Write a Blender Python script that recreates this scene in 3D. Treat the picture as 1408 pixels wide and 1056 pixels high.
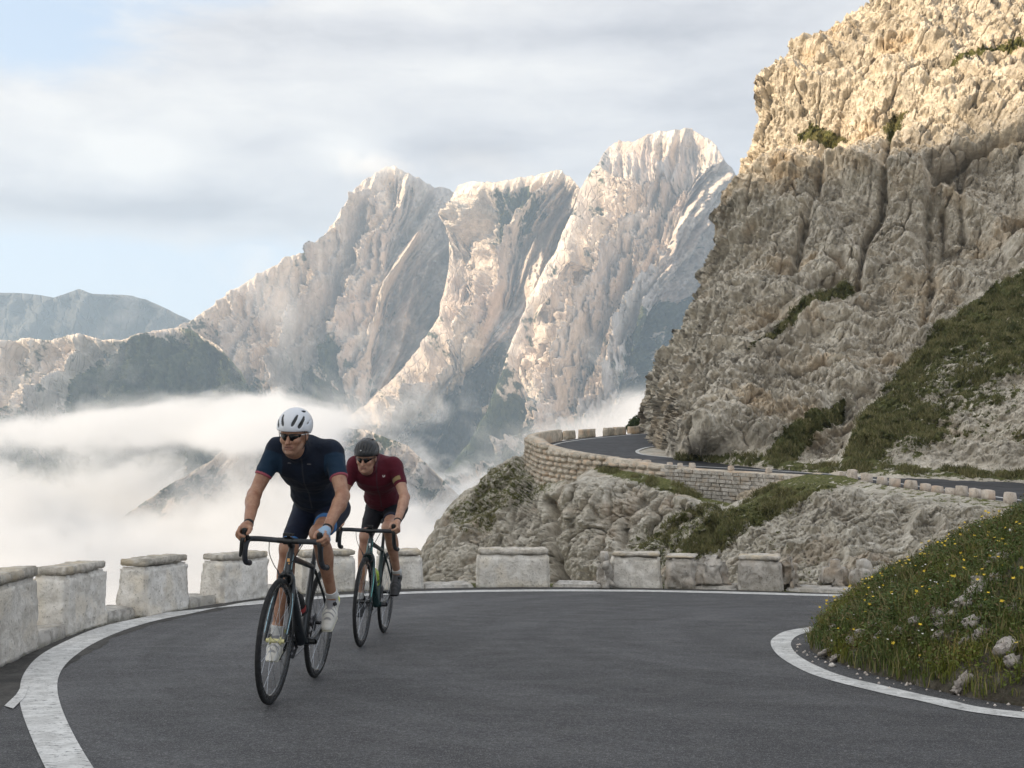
import bpy, math, random
import numpy as np
from mathutils import Vector, Matrix

for _o in list(bpy.data.objects):
    bpy.data.objects.remove(_o)
scene = bpy.context.scene
COL = scene.collection
rad = math.radians

# ------------------------------------------------------------------ camera
FPX = 1600.0
cam_d = bpy.data.cameras.new('camera')
cam_d.sensor_width = 36.0
cam_d.lens = 36.0 * FPX / 1408.0
cam_d.clip_start = 0.05
cam_d.clip_end = 30000
cam = bpy.data.objects.new('camera', cam_d)
COL.objects.link(cam)
cam.location = (0, 0, 0)
cam.rotation_euler = (rad(90), 0, 0)
scene.camera = cam

# ------------------------------------------------------------------ sun and sky
SUN_AZ = Vector((-0.80, -0.60, 0)).normalized()
SUN_EL = rad(23)
SUN_DIR = Vector((SUN_AZ.x * math.cos(SUN_EL), SUN_AZ.y * math.cos(SUN_EL), math.sin(SUN_EL)))
sun_d = bpy.data.lights.new('sun', 'SUN')
sun_d.energy = 5.0
sun_d.angle = rad(0.5)
sun_d.color = (1.0, 0.79, 0.54)
sun = bpy.data.objects.new('sun', sun_d)
COL.objects.link(sun)
sun.rotation_euler = SUN_DIR.to_track_quat('Z', 'Y').to_euler()

scene.view_settings.view_transform = 'Standard'
scene.view_settings.look = 'None'
scene.view_settings.exposure = 0.62
scene.view_settings.gamma = 1.0
scene.view_settings.use_curve_mapping = False
scene.render.engine = 'CYCLES'
cy = scene.cycles
cy.use_denoising = True
cy.denoiser = 'OPENIMAGEDENOISE'
cy.denoising_prefilter = 'ACCURATE'
cy.max_bounces = 6
cy.diffuse_bounces = 3
cy.glossy_bounces = 3
cy.transmission_bounces = 4
cy.transparent_max_bounces = 16
cy.volume_bounces = 2
cy.volume_step_rate = 1.0
cy.volume_max_steps = 128
cy.sample_clamp_indirect = 6.0

# ------------------------------------------------------------------ node helpers
class NT:
    def __init__(s, tree):
        s.t = tree; s.n = tree.nodes; s.l = tree.links
    def set(s, sock, v):
        if v is None: return
        if isinstance(v, bpy.types.NodeSocket): s.l.new(v, sock)
        elif isinstance(v, bpy.types.Node): s.l.new(v.outputs[0], sock)
        else:
            if isinstance(v, tuple) and len(v) == 3 and sock.type == 'RGBA': v = (*v, 1)
            sock.default_value = v
    def math(s, op, a, b=None, c=None, clamp=False):
        n = s.n.new('ShaderNodeMath'); n.operation = op; n.use_clamp = clamp
        s.set(n.inputs[0], a); s.set(n.inputs[1], b)
        if c is not None: s.set(n.inputs[2], c)
        return n.outputs[0]
    def vmath(s, op, a, b=None, scale=None):
        n = s.n.new('ShaderNodeVectorMath'); n.operation = op
        s.set(n.inputs[0], a)
        if b is not None: s.set(n.inputs[1], b)
        if scale is not None: s.set(n.inputs['Scale'], scale)
        return n.outputs[1] if op in ('LENGTH', 'DOT_PRODUCT', 'DISTANCE') else n.outputs[0]
    def mapr(s, v, a, b, c=0.0, d=1.0, smooth=True):
        n = s.n.new('ShaderNodeMapRange'); n.interpolation_type = 'SMOOTHSTEP' if smooth else 'LINEAR'
        s.set(n.inputs[0], v)
        for i, q in enumerate((a, b, c, d)): s.set(n.inputs[i + 1], q)
        return n.outputs[0]
    def mix(s, f, a, b, blend='MIX'):
        n = s.n.new('ShaderNodeMix'); n.data_type = 'RGBA'; n.blend_type = blend
        s.set(n.inputs[0], f); s.set(n.inputs[6], a); s.set(n.inputs[7], b)
        return n.outputs[2]
    def noise(s, vec, scale, detail=4, rough=0.55, dist=0.0, lac=2.0):
        n = s.n.new('ShaderNodeTexNoise'); n.noise_dimensions = '3D'
        s.set(n.inputs['Vector'], vec); n.inputs['Scale'].default_value = scale
        n.inputs['Detail'].default_value = detail; n.inputs['Roughness'].default_value = rough
        n.inputs['Distortion'].default_value = dist; n.inputs['Lacunarity'].default_value = lac
        return n.outputs[0]
    def voro(s, vec, scale, feature='F1', rnd=1.0, out=0):
        n = s.n.new('ShaderNodeTexVoronoi'); n.feature = feature
        s.set(n.inputs['Vector'], vec); n.inputs['Scale'].default_value = scale
        n.inputs['Randomness'].default_value = rnd
        return n.outputs[out]
    def mapping(s, vec, loc=(0, 0, 0), rot=(0, 0, 0), sc=(1, 1, 1)):
        n = s.n.new('ShaderNodeMapping'); s.set(n.inputs[0], vec)
        n.inputs[1].default_value = loc; n.inputs[2].default_value = rot; n.inputs[3].default_value = sc
        return n.outputs[0]
    def ramp(s, f, stops):
        n = s.n.new('ShaderNodeValToRGB'); s.set(n.inputs[0], f)
        e = n.color_ramp.elements
        while len(e) < len(stops): e.new(0.5)
        for el, (p, c) in zip(e, stops): el.position = p; el.color = (*c, 1)
        return n.outputs[0]
    def attr(s, name, out='Fac'):
        n = s.n.new('ShaderNodeAttribute'); n.attribute_name = name
        return n.outputs[out]
    def bump(s, h, strength, dist, normal=None):
        n = s.n.new('ShaderNodeBump'); s.set(n.inputs['Height'], h)
        n.inputs['Strength'].default_value = strength; n.inputs['Distance'].default_value = dist
        if normal is not None: s.set(n.inputs['Normal'], normal)
        return n.outputs[0]
    def pos(s):
        return s.n.new('ShaderNodeNewGeometry').outputs['Position']
    def obj(s):
        return s.n.new('ShaderNodeTexCoord').outputs['Object']

def material(name, fn=None, base=(0.5, 0.5, 0.5), rough=0.6, metal=0.0, **kw):
    m = bpy.data.materials.new(name); m.use_nodes = True
    t = NT(m.node_tree); b = m.node_tree.nodes['Principled BSDF']
    b.inputs['Base Color'].default_value = (*base, 1)
    b.inputs['Roughness'].default_value = rough
    b.inputs['Metallic'].default_value = metal
    for k, v in kw.items(): b.inputs[k.replace('_', ' ')].default_value = v
    if fn: fn(t, b)
    return m

# ------------------------------------------------------------------ world
world = bpy.data.worlds.new('World'); scene.world = world; world.use_nodes = True
wt = NT(world.node_tree); world.node_tree.nodes.clear()
sky = wt.n.new('ShaderNodeTexSky'); sky.sky_type = 'NISHITA'; sky.sun_disc = False
sky.sun_elevation = SUN_EL
sky.sun_rotation = math.atan2(SUN_DIR.x, SUN_DIR.y)
sky.altitude = 2000; sky.air_density = 1.0; sky.dust_density = 1.2; sky.ozone_density = 1.0
_dir = wt.n.new('ShaderNodeTexCoord').outputs['Generated']
_sep = wt.n.new('ShaderNodeSeparateXYZ'); wt.set(_sep.inputs[0], _dir)
_az = wt.math('ARCTAN2', _sep.outputs[0], _sep.outputs[1])
_el = wt.math('ARCSINE', _sep.outputs[2])
# horizontally stretched coordinates: (direction.x, direction.y, elevation * k) keeps it seamless
_cx = wt.n.new('ShaderNodeCombineXYZ')
wt.set(_cx.inputs[0], _sep.outputs[0]); wt.set(_cx.inputs[1], _sep.outputs[1]); wt.set(_cx.inputs[2], wt.math('MULTIPLY', _el, 3.2))
_cv = _cx.outputs[0]
n_big = wt.noise(_cv, 2.1, 5, 0.52, 0.35)
n_mid = wt.noise(wt.mapping(_cv, (3.1, 1.7, 0.4)), 5.5, 6, 0.58, 0.2)
def _lump(az, el, wa, we):
    a = wt.math('DIVIDE', wt.math('SUBTRACT', _az, az), wa)
    e = wt.math('DIVIDE', wt.math('SUBTRACT', _el, el), we)
    r = wt.math('ADD', wt.math('MULTIPLY', a, a), wt.math('MULTIPLY', e, e))
    return wt.math('EXPONENT', wt.math('MULTIPLY', r, -1.0))
def _pxel(px, py): return (px - 704) / FPX, (528 - py) / FPX
def _L(px, py, wx, wy):
    a, e = _pxel(px, py); return _lump(a, e, wx / FPX, wy / FPX)
cover = wt.math('ADD', wt.math('MULTIPLY', n_big, 0.9), wt.math('MULTIPLY', n_mid, 0.55))   # about 0.72 mean
for (px, py, wx, wy, g) in [(60, 75, 170, 55, -0.30), (150, 375, 420, 42, -0.34), (120, 235, 420, 65, 0.32),
                            (640, 130, 420, 150, 0.28), (-100, 460, 500, 60, -0.15), (520, 380, 300, 40, -0.2), (1000, 60, 300, 130, 0.12), (250, 20, 120, 25, -0.10)]:
    cover = wt.math('ADD', cover, wt.math('MULTIPLY', _L(px, py, wx, wy), g))
dens = wt.mapr(cover, 0.50, 0.88)
# cloud tone: brighter tops, greyer bases
n_fine = wt.noise(wt.mapping(_cv, (1.1, 4.7, 2.4)), 13.0, 7, 0.62, 0.35)
cover = wt.math('ADD', cover, wt.math('MULTIPLY', wt.math('SUBTRACT', n_fine, .5), .30))
dens = wt.mapr(cover, 0.50, 0.86)
tone = wt.math('ADD', wt.math('ADD', wt.math('MULTIPLY', n_mid, 0.6), wt.math('MULTIPLY', wt.math('SUBTRACT', n_fine, .5), .45)), wt.math('MULTIPLY', wt.noise(wt.mapping(_cv, (0, 0, -0.12)), 3.0, 4, 0.5, 0.3), 0.5))
for (px, py, wx, wy, g) in [(205, 236, 70, 36, 0.40), (230, 298, 230, 22, -0.34), (60, 205, 150, 40, 0.14), (640, 205, 260, 30, -0.22), (475, 212, 75, 30, 0.40), (330, 165, 160, 40, .12),
                            (600, 25, 260, 26, 0.22), (760, 105, 240, 30, 0.24), (470, 68, 200, 24, -0.20), (900, 60, 180, 18, -.16), (900, 155, 130, 20, -0.10), (940, 20, 200, 16, -0.08)]:
    tone = wt.math('ADD', tone, wt.math('MULTIPLY', _L(px, py, wx, wy), g))
ccol = wt.ramp(tone, [(0.24, (4.3, 4.3, 4.55)), (0.50, (6.0, 5.9, 5.95)), (0.80, (7.7, 7.45, 7.1))])
clear = wt.mix(wt.mapr(_el, 0.02, 0.32), (6.7, 7.3, 7.9), (4.9, 5.9, 7.2))
clear = wt.mix(0.12, clear, sky.outputs[0])
sk = wt.mix(dens, clear, ccol)
_sd = wt.vmath('DOT_PRODUCT', _dir, tuple(SUN_DIR))
_gl = wt.math('POWER', wt.math('MAXIMUM', wt.math('ADD', wt.math('MULTIPLY', _sd, .5), .5), 0), 2.5)
sk = wt.mix(1.0, sk, wt.mix(_gl, (0.93, 0.95, 0.99), (1.95, 1.82, 1.62)), 'MULTIPLY')      # daylight sky is brighter round the sun
sk = wt.mix(wt.mapr(_el, -0.25, -0.02), (2.4, 2.4, 2.6), sk)
bg = wt.n.new('ShaderNodeBackground'); wt.set(bg.inputs[0], sk); bg.inputs[1].default_value = 0.084
wo = wt.n.new('ShaderNodeOutputWorld'); wt.l.new(bg.outputs[0], wo.inputs[0])

# ------------------------------------------------------------------ geometry helpers
def P(px, py, d): return np.array([(px - 704) / FPX * d, d, (528 - py) / FPX * d])
SL = 0.104; H0 = 1.07
def gz(y): return -H0 - SL * y
def G(px, py):
    d = H0 / ((py - 528) / FPX - SL)
    return np.array([(px - 704) / FPX * d, d])

def tag(o, label=None, cat=None, group=None, kind=None):
    if label: o['label'] = label
    if cat: o['category'] = cat
    if group: o['group'] = group
    if kind: o['kind'] = kind
    return o

def mesh_np(name, verts, faces, mat=None, parent=None, smooth=True, attrs=None, mats=None, midx=None):
    verts = np.asarray(verts, dtype=np.float32).reshape(-1, 3)
    me = bpy.data.meshes.new(name)
    if isinstance(faces, np.ndarray):
        k = faces.shape[1]; nf = len(faces)
        me.vertices.add(len(verts)); me.vertices.foreach_set('co', verts.ravel())
        me.loops.add(nf * k); me.loops.foreach_set('vertex_index', faces.astype(np.int32).ravel())
        me.polygons.add(nf)
        me.polygons.foreach_set('loop_start', np.arange(0, nf * k, k, dtype=np.int32))
        me.polygons.foreach_set('loop_total', np.full(nf, k, dtype=np.int32))
    else:
        me.from_pydata([tuple(map(float, v)) for v in verts], [], faces)
    me.update(calc_edges=True)
    me.validate()
    if smooth: me.polygons.foreach_set('use_smooth', np.ones(len(me.polygons), dtype=bool))
    if attrs:
        for k2, a in attrs.items():
            at = me.attributes.new(k2, 'FLOAT', 'POINT'); at.data.foreach_set('value', np.asarray(a, dtype=np.float32).ravel())
    if mats:
        for m in mats: me.materials.append(m)
        if midx is not None: me.polygons.foreach_set('material_index', np.asarray(midx, dtype=np.int32))
    elif mat: me.materials.append(mat)
    o = bpy.data.objects.new(name, me); COL.objects.link(o)
    if parent: o.parent = parent
    return o

def grid_faces(n, m, flip=False):
    i = np.arange(n - 1)[:, None] * m + np.arange(m - 1)[None, :]
    f = np.stack([i, i + 1, i + m + 1, i + m], -1).reshape(-1, 4)
    return f[:, ::-1] if flip else f

def empty(name, loc=(0, 0, 0)):
    o = bpy.data.objects.new(name, None); o.location = loc; o.empty_display_size = 0.2; COL.objects.link(o); return o

# ---- numpy noise
_rng = np.random.default_rng(7)
_perm = np.concatenate([_rng.permutation(256)] * 3).astype(np.int32)
_gr = _rng.normal(size=(256, 3)); _gr /= np.linalg.norm(_gr, axis=1)[:, None]; _gr = _gr.astype(np.float32)
_rv = _rng.random((256, 4)).astype(np.float32)
def _h(i, j, k): return _perm[_perm[_perm[i & 255] + (j & 255)] + (k & 255)]
def perlin(p, seed=0):
    p = np.asarray(p, dtype=np.float64) + seed * 17.31
    sh = p.shape[:-1]; p = p.reshape(-1, 3)
    f = np.floor(p); i = f.astype(np.int64); f = (p - f).astype(np.float32)
    u = f * f * f * (f * (f * 6 - 15) + 10)
    r = 0
    for a in (0, 1):
        wa = u[:, 0] if a else 1 - u[:, 0]
        for b in (0, 1):
            wb = u[:, 1] if b else 1 - u[:, 1]
            for c in (0, 1):
                wc = u[:, 2] if c else 1 - u[:, 2]
                g = _gr[_h(i[:, 0] + a, i[:, 1] + b, i[:, 2] + c) & 255]
                r = r + wa * wb * wc * (g[:, 0] * (f[:, 0] - a) + g[:, 1] * (f[:, 1] - b) + g[:, 2] * (f[:, 2] - c))
    return (r * 1.6).reshape(sh)
def fbm(p, o=5, g=0.5, seed=0):
    s = 0; a = 1.0; q = np.asarray(p, dtype=np.float64)
    for k in range(o): s = s + a * perlin(q, seed + k); q = q * 2.03; a *= g
    return s
def ridged(p, o=5, g=0.5, seed=0):
    s = 0; a = 1.0; q = np.asarray(p, dtype=np.float64); w = 1.0
    for k in range(o):
        v = 1 - np.abs(perlin(q, seed + k)) * 1.6; v = np.clip(v, 0, 1) ** 2 * w
        s = s + a * v; w = np.clip(v * 1.6, 0, 1); q = q * 2.07; a *= g
    return s
def worley(p, seed=0):
    p = np.asarray(p, dtype=np.float64) + seed * 9.7
    sh = p.shape[:-1]; p = p.reshape(-1, 3)
    i = np.floor(p).astype(np.int64); f = (p - i).astype(np.float32)
    f1 = np.full(len(p), 9.0, np.float32); f2 = f1.copy(); cid = np.zeros(len(p), np.float32)
    for a in (-1, 0, 1):
        for b in (-1, 0, 1):
            for c in (-1, 0, 1):
                h = _h(i[:, 0] + a, i[:, 1] + b, i[:, 2] + c) & 255
                rr = _rv[h]
                d = (f[:, 0] - a - rr[:, 0]) ** 2 + (f[:, 1] - b - rr[:, 1]) ** 2 + (f[:, 2] - c - rr[:, 2]) ** 2
                nb = d < f1
                f2 = np.where(nb, f1, np.minimum(f2, d)); cid = np.where(nb, rr[:, 3], cid); f1 = np.where(nb, d, f1)
    return np.sqrt(f1).reshape(sh), np.sqrt(f2).reshape(sh), cid.reshape(sh)
def sstep(a, b, x):
    t = np.clip((x - a) / (b - a), 0, 1); return t * t * (3 - 2 * t)
def poly_mask(px, py, poly, soft):
    """signed distance to a polygon turned into a soft mask"""
    poly = np.asarray(poly, float); n = len(poly)
    dmin = np.full(px.shape, 1e9); inside = np.zeros(px.shape, bool)
    for k in range(n):
        a = poly[k]; b = poly[(k + 1) % n]; e = b - a
        t = np.clip(((px - a[0]) * e[0] + (py - a[1]) * e[1]) / max(e @ e, 1e-9), 0, 1)
        dmin = np.minimum(dmin, np.hypot(px - a[0] - t * e[0], py - a[1] - t * e[1]))
        c = ((a[1] > py) != (b[1] > py)) & (px < (b[0] - a[0]) * (py - a[1]) / (b[1] - a[1] + 1e-9) + a[0])
        inside ^= c
    sd = np.where(inside, dmin, -dmin)
    return sstep(-soft, soft, sd)
def line_dist(px, py, pts):
    pts = np.asarray(pts, float); dmin = np.full(px.shape, 1e9)
    for a, b in zip(pts[:-1], pts[1:]):
        e = b - a; t = np.clip(((px - a[0]) * e[0] + (py - a[1]) * e[1]) / (e @ e), 0, 1)
        dmin = np.minimum(dmin, np.hypot(px - a[0] - t * e[0], py - a[1] - t * e[1]))
    return dmin
def rbf(pts, sc=100.0):
    pts = np.asarray(pts, float); x = pts[:, :2] / sc; v = pts[:, 2]; n = len(x)
    def k(r): return r * r * np.log(r + 1e-9)
    R = np.linalg.norm(x[:, None] - x[None], axis=-1)
    A = np.zeros((n + 3, n + 3)); A[:n, :n] = k(R) + np.eye(n) * 0.02; A[:n, n] = 1; A[:n, n + 1:] = x; A[n, :n] = 1; A[n + 1:, :n] = x.T
    w = np.linalg.solve(A, np.concatenate([v, [0, 0, 0]]))
    def f(px, py):
        q = np.stack([px, py], -1) / sc; s = w[n] + w[n + 1] * q[..., 0] + w[n + 2] * q[..., 1]
        for i in range(n): s = s + w[i] * k(np.hypot(q[..., 0] - x[i, 0], q[..., 1] - x[i, 1]))
        return s
    return f
def interp(pts):
    pts = sorted(pts); xs = [p[0] for p in pts]; ys = [p[1] for p in pts]
    return lambda x: np.interp(x, xs, ys)
def ray_pts(px, py, d):
    return np.stack([(px - 704) / FPX * d, d, (528 - py) / FPX * d], -1)
def normals(Pg):
    du = np.gradient(Pg, axis=1); dv = np.gradient(Pg, axis=0)
    n = np.cross(du, dv); n /= np.linalg.norm(n, axis=-1, keepdims=True) + 1e-12
    toc = -Pg
    s = np.sign((n * toc).sum(-1, keepdims=True)); s[s == 0] = 1
    return n * s
# ================================================================== distant setting
def rock_mat(name, cols, scale, bumpd, grass=(0.055, 0.07, 0.025), grass2=(0.10, 0.105, 0.04), streak=0.35, stretch=(1, 1, 0.35), grscale=None):
    def f(t, b):
        p = t.pos(); q = t.mapping(p, sc=stretch)
        n1 = t.noise(q, scale, 6, 0.6, 0.4)
        n2 = t.noise(t.mapping(p, (31, 7, 3)), scale * 4.3, 5, 0.65, 0.2)
        n3 = t.noise(t.mapping(p, (3, 47, 13)), scale * 0.45, 4, 0.5)
        c = t.ramp(n1, [(0.32, cols[0]), (0.5, cols[1]), (0.68, cols[2])])
        c = t.mix(t.mapr(n3, 0.52, 0.72), c, t.mix(0.55, c, cols[3]))
        c = t.mix(t.mapr(n2, 0.40, 0.62, 0.0, 1.0), t.mix(1.0, c, (0.78, 0.77, 0.75), 'MULTIPLY'), c)
        st = t.noise(t.mapping(p, sc=(1, 1, 0.06)), scale * 2.2, 4, 0.6)
        c = t.mix(t.mapr(st, 0.56, 0.74, 0, streak), c, t.mix(1.0, c, (0.46, 0.46, 0.46), 'MULTIPLY'))
        ga = t.attr('grass')
        gn = t.noise(p, (grscale or scale * 6), 5, 0.7)
        gm = t.mapr(t.math('ADD', ga, t.math('MULTIPLY', t.math('SUBTRACT', gn, 0.5), 2.3)), 0.40, 0.62)
        gc = t.mix(t.mapr(t.noise(p, scale * 9, 4, 0.6), 0.35, 0.65), grass, grass2)
        c = t.mix(gm, c, gc)
        t.set(b.inputs['Base Color'], c)
        b.inputs['Roughness'].default_value = 0.95
        b.inputs['Specular IOR Level'].default_value = 0.15
        vv = t.voro(t.mapping(p, sc=(1, 1, 0.55)), scale * 7, 'DISTANCE_TO_EDGE')
        h = t.math('ADD', t.math('MULTIPLY', n2, 0.6), t.math('ADD', t.math('MULTIPLY', t.mapr(vv, 0, .12), .35), t.math('MULTIPLY', t.noise(p, scale * 16, 5, 0.75), 0.5)))
        t.set(b.inputs['Normal'], t.bump(h, 0.9, bumpd))
    return material(name, f)

M_mtn = rock_mat('mountain_rock', [(0.48, 0.41, 0.37), (0.72, 0.63, 0.56), (0.86, 0.77, 0.68), (0.74, 0.57, 0.48)], 0.012, 5.0,
                 grass=(0.035, 0.05, 0.032), grass2=(0.085, 0.095, 0.05), streak=0.3, grscale=0.022)
M_blue = rock_mat('far_range_rock', [(0.10, 0.10, 0.11), (0.14, 0.14, 0.14), (0.2, 0.2, 0.2), (0.12, 0.12, 0.12)], 0.004, 30.0)

def mountain(name, top, xr, bottom, D_top, D_bot, step, ribs, amp, grass_fn, lean, extra=None, mat=None, seed=0, rcurve=1.0, jag=1.0):
    """Relief of a whole mountain face: rows fall from its skyline to the valley, then the back side closes it."""
    tf = interp(top)
    px = np.arange(xr[0], xr[1] + 1e-3, step)
    n = int((bottom - min(p[1] for p in top)) / step)
    t = np.linspace(0, 1, n)[:, None] * np.ones_like(px)[None]
    X = np.ones_like(t) * px[None]; T = (tf(px) + jag * 1.2 * fbm(np.stack([px / 13, px * 0 + seed, px * 0], -1), 5, .62, seed))[None] * np.ones_like(t)
    Y = T + (bottom - T) * t
    prof = (Y - 180) / (bottom - 180)
    D = D_top + (D_bot - D_top) * np.clip(prof, 0, 1) ** rcurve
    if extra is not None: D = D + extra(X, Y)
    Pg = ray_pts(X, Y, D)
    s = D_top / FPX
    U = X + lean * (Y - 250)                     # ribs follow the slanting fall line
    q = np.stack([U / 1.0, Y * 0.17, np.zeros_like(U) + seed * 11.0], -1)
    disp = 0
    for (wl, a, o) in ribs:
        warp = fbm(np.stack([X / 210, Y / 210, np.zeros_like(X) + seed], -1), 3, 0.5, seed) * 26
        qq = q.copy(); qq[..., 0] += warp
        disp = disp + a * (ridged(qq / wl, o, 0.5, seed + int(wl)) - 0.9)
    rough = fbm(np.stack([X, Y, X * 0], -1) / 26.0, 5, 0.62, seed + 50)
    rough2 = ridged(np.stack([X * 1.3 + Y * 0.3, Y * 0.6, X * 0], -1) / 30.0, 4, 0.6, seed + 70) - 0.8
    wq = np.stack([(X + 0.35 * Y) / 13.0, Y / 26.0, X * 0 + seed], -1) + 0.35 * rough[..., None]
    f1, f2, cid = worley(wq, seed); crk = 1 - np.exp(-(f2 - f1) / 0.10)
    wq = np.stack([(X + 0.30 * Y) / 5.5, Y / 9.0, X * 0 + seed], -1) + 0.5 * rough[..., None]
    g1, g2, cid2 = worley(wq, seed + 3); crk2 = 1 - np.exp(-(g2 - g1) / 0.12)
    rough = rough + 1.5 * (crk - .7) + .9 * (cid - .5) + .9 * (crk2 - .7) + .6 * (cid2 - .5)
    fade = sstep(0.0, 0.07, t)
    nrm = normals(Pg)
    dirv = nrm * 0.55 + np.array([-0.25, -0.75, 0.1])
    edge = 0.12 + 0.88 * fade
    Pg = Pg + dirv * ((disp * edge + rough * 0.11 * edge + rough2 * 0.15 * edge) * amp)[..., None]
    # back side
    back = []
    for k, (dd, dz) in enumerate([(60, -12), (260, -150), (700, -520)]):
        r = Pg[0].copy(); f = 1 + dd / D_top; r[:, 0] *= f; r[:, 1] *= f; r[:, 2] = Pg[0][:, 2] + dz; back.append(r)
    full = np.concatenate([np.array(back[::-1]), Pg], 0)
    g = grass_fn(X, Y, disp, rough)
    g = np.concatenate([np.repeat(g[:1], 3, 0), g], 0)
    o = mesh_np(name, full, grid_faces(*full.shape[:2]), mat or M_mtn, attrs={'grass': g}, smooth=False)
    return tag(o, kind='structure')

# far blue range
mountain('far_hills', [(-260, 420), (-120, 395), (0, 402), (40, 404), (75, 409), (95, 401), (108, 397), (125, 403), (165, 404), (200, 411), (232, 426), (255, 437), (330, 470), (520, 520)],
         (-260, 520), 560, 3900, 3500, 3.0, [(90, 1.0, 4), (35, .4, 3)], 60, lambda X, Y, d, r: 0 * X, 0.2, mat=M_blue, seed=3, jag=.5)

def g_left(X, Y, d, r):
    g = 0.22 + 0.85 * poly_mask(X, Y, [(75, 560), (115, 500), (150, 474), (225, 468), (262, 452), (300, 478), (345, 520), (365, 600), (50, 620)], 14)  # dark forest tone that also paints in the slope's blue shade
    g = np.maximum(g, 0.75 * poly_mask(X, Y, [(60, 540), (95, 490), (125, 470), (140, 480), (100, 550)], 12))
    g = np.maximum(g, sstep(520, 600, Y) * 0.8)
    return g + 0.15 * r
mountain('mountain_ridge', [(-320, 500), (-150, 470), (0, 468), (30, 463), (60, 466), (85, 461), (112, 458), (135, 464), (160, 465), (190, 460), (215, 455), (245, 449), (262, 452), (300, 475), (330, 510), (350, 545), (420, 640)],
         (-320, 420), 700, 1900, 1550, 1.7, [(70, 1.0, 5), (26, .5, 4), (11, .25, 3)], 46, g_left, 0.35, seed=5)

def g_a(X, Y, d, r):
    g = sstep(470, 640, Y + 0.10 * (X - 300)) * 0.75 - 0.05
    g = np.maximum(g, 0.85 * poly_mask(X, Y, [(325, 560), (345, 520), (365, 515), (380, 540), (420, 480), (470, 460), (480, 540), (440, 580)], 18))
    g = np.maximum(g, 0.5 * poly_mask(X, Y, [(390, 520), (440, 420), (470, 450), (470, 540)], 14))
    return g + 0.2 * np.clip(r, -1, 1) - 0.25 * d - .1
mountain('mountain', [(60, 640), (150, 560), (200, 500), (225, 462), (245, 444), (275, 425), (300, 407), (330, 388), (360, 371), (395, 352), (425, 336), (450, 318), (462, 304), (470, 286), (482, 266), (497, 250), (512, 238), (528, 226), (540, 224), (552, 231), (565, 240), (580, 246), (598, 256), (615, 260), (640, 275), (700, 330)],
         (60, 700), 760, 2500, 1850, 1.35, [(95, 1.0, 5), (38, .6, 4), (15, .42, 4), (7, .17, 3)], 64, g_a, 0.42, seed=11,
         extra=lambda X, Y: 250 * sstep(535, 640, X + 0.16 * (Y - 250)) + 90 * sstep(430, 330, X + 0.5 * (Y - 400)) * 0 + 60 * np.exp(-((X - (622 - 0.25 * np.maximum(Y - 350, 0))) / 20) ** 2))

def g_b(X, Y, d, r):
    g = sstep(530, 640, Y + 0.12 * (X - 560)) * 0.85 - 0.05
    g = np.maximum(g, 0.62 * poly_mask(X, Y, [(662, 262), (740, 250), (760, 300), (700, 330), (672, 350), (660, 300)], 14))
    g = np.maximum(g, 0.70 * poly_mask(X, Y, [(650, 520), (700, 470), (720, 480), (690, 560), (640, 640), (560, 690), (540, 640), (600, 590)], 16))
    g = g * (1 - poly_mask(X, Y, [(480, 560), (560, 480), (640, 420), (650, 470), (600, 520), (540, 590)], 14))
    return g + 0.2 * np.clip(r, -1, 1) - 0.25 * d - .1
def left_edge(pts):
    f = interp([(y, x) for x, y in pts]); return lambda Y: f(Y)
eB = left_edge([(622, 250), (626, 300), (628, 345), (618, 390), (600, 430), (575, 470), (545, 505), (505, 545), (440, 600), (380, 660), (330, 740)])
eC = left_edge([(800, 240), (795, 258), (783, 290), (768, 325), (745, 365), (722, 405), (706, 445), (693, 480), (680, 520), (662, 560), (640, 605), (605, 650), (560, 700), (500, 780)])
mountain('mountain', [(300, 740), (380, 662), (440, 602), (505, 546), (545, 505), (575, 470), (600, 430), (612, 390), (618, 340), (622, 300), (625, 268), (634, 257), (650, 251), (672, 249), (690, 245), (706, 243), (722, 240), (745, 236), (770, 233), (782, 240), (790, 250), (800, 262), (860, 320)],
         (310, 850), 800, 2250, 1700, 1.35, [(88, 1.0, 5), (36, .6, 4), (14, .42, 4), (7, .17, 3)], 60, g_b, 0.5, seed=23,
         extra=lambda X, Y: 200 * sstep(60, 200, X - eB(Y)) * sstep(240, 330, Y) + 170 * np.exp(-np.maximum(X - eB(Y), -20) / 38))

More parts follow.
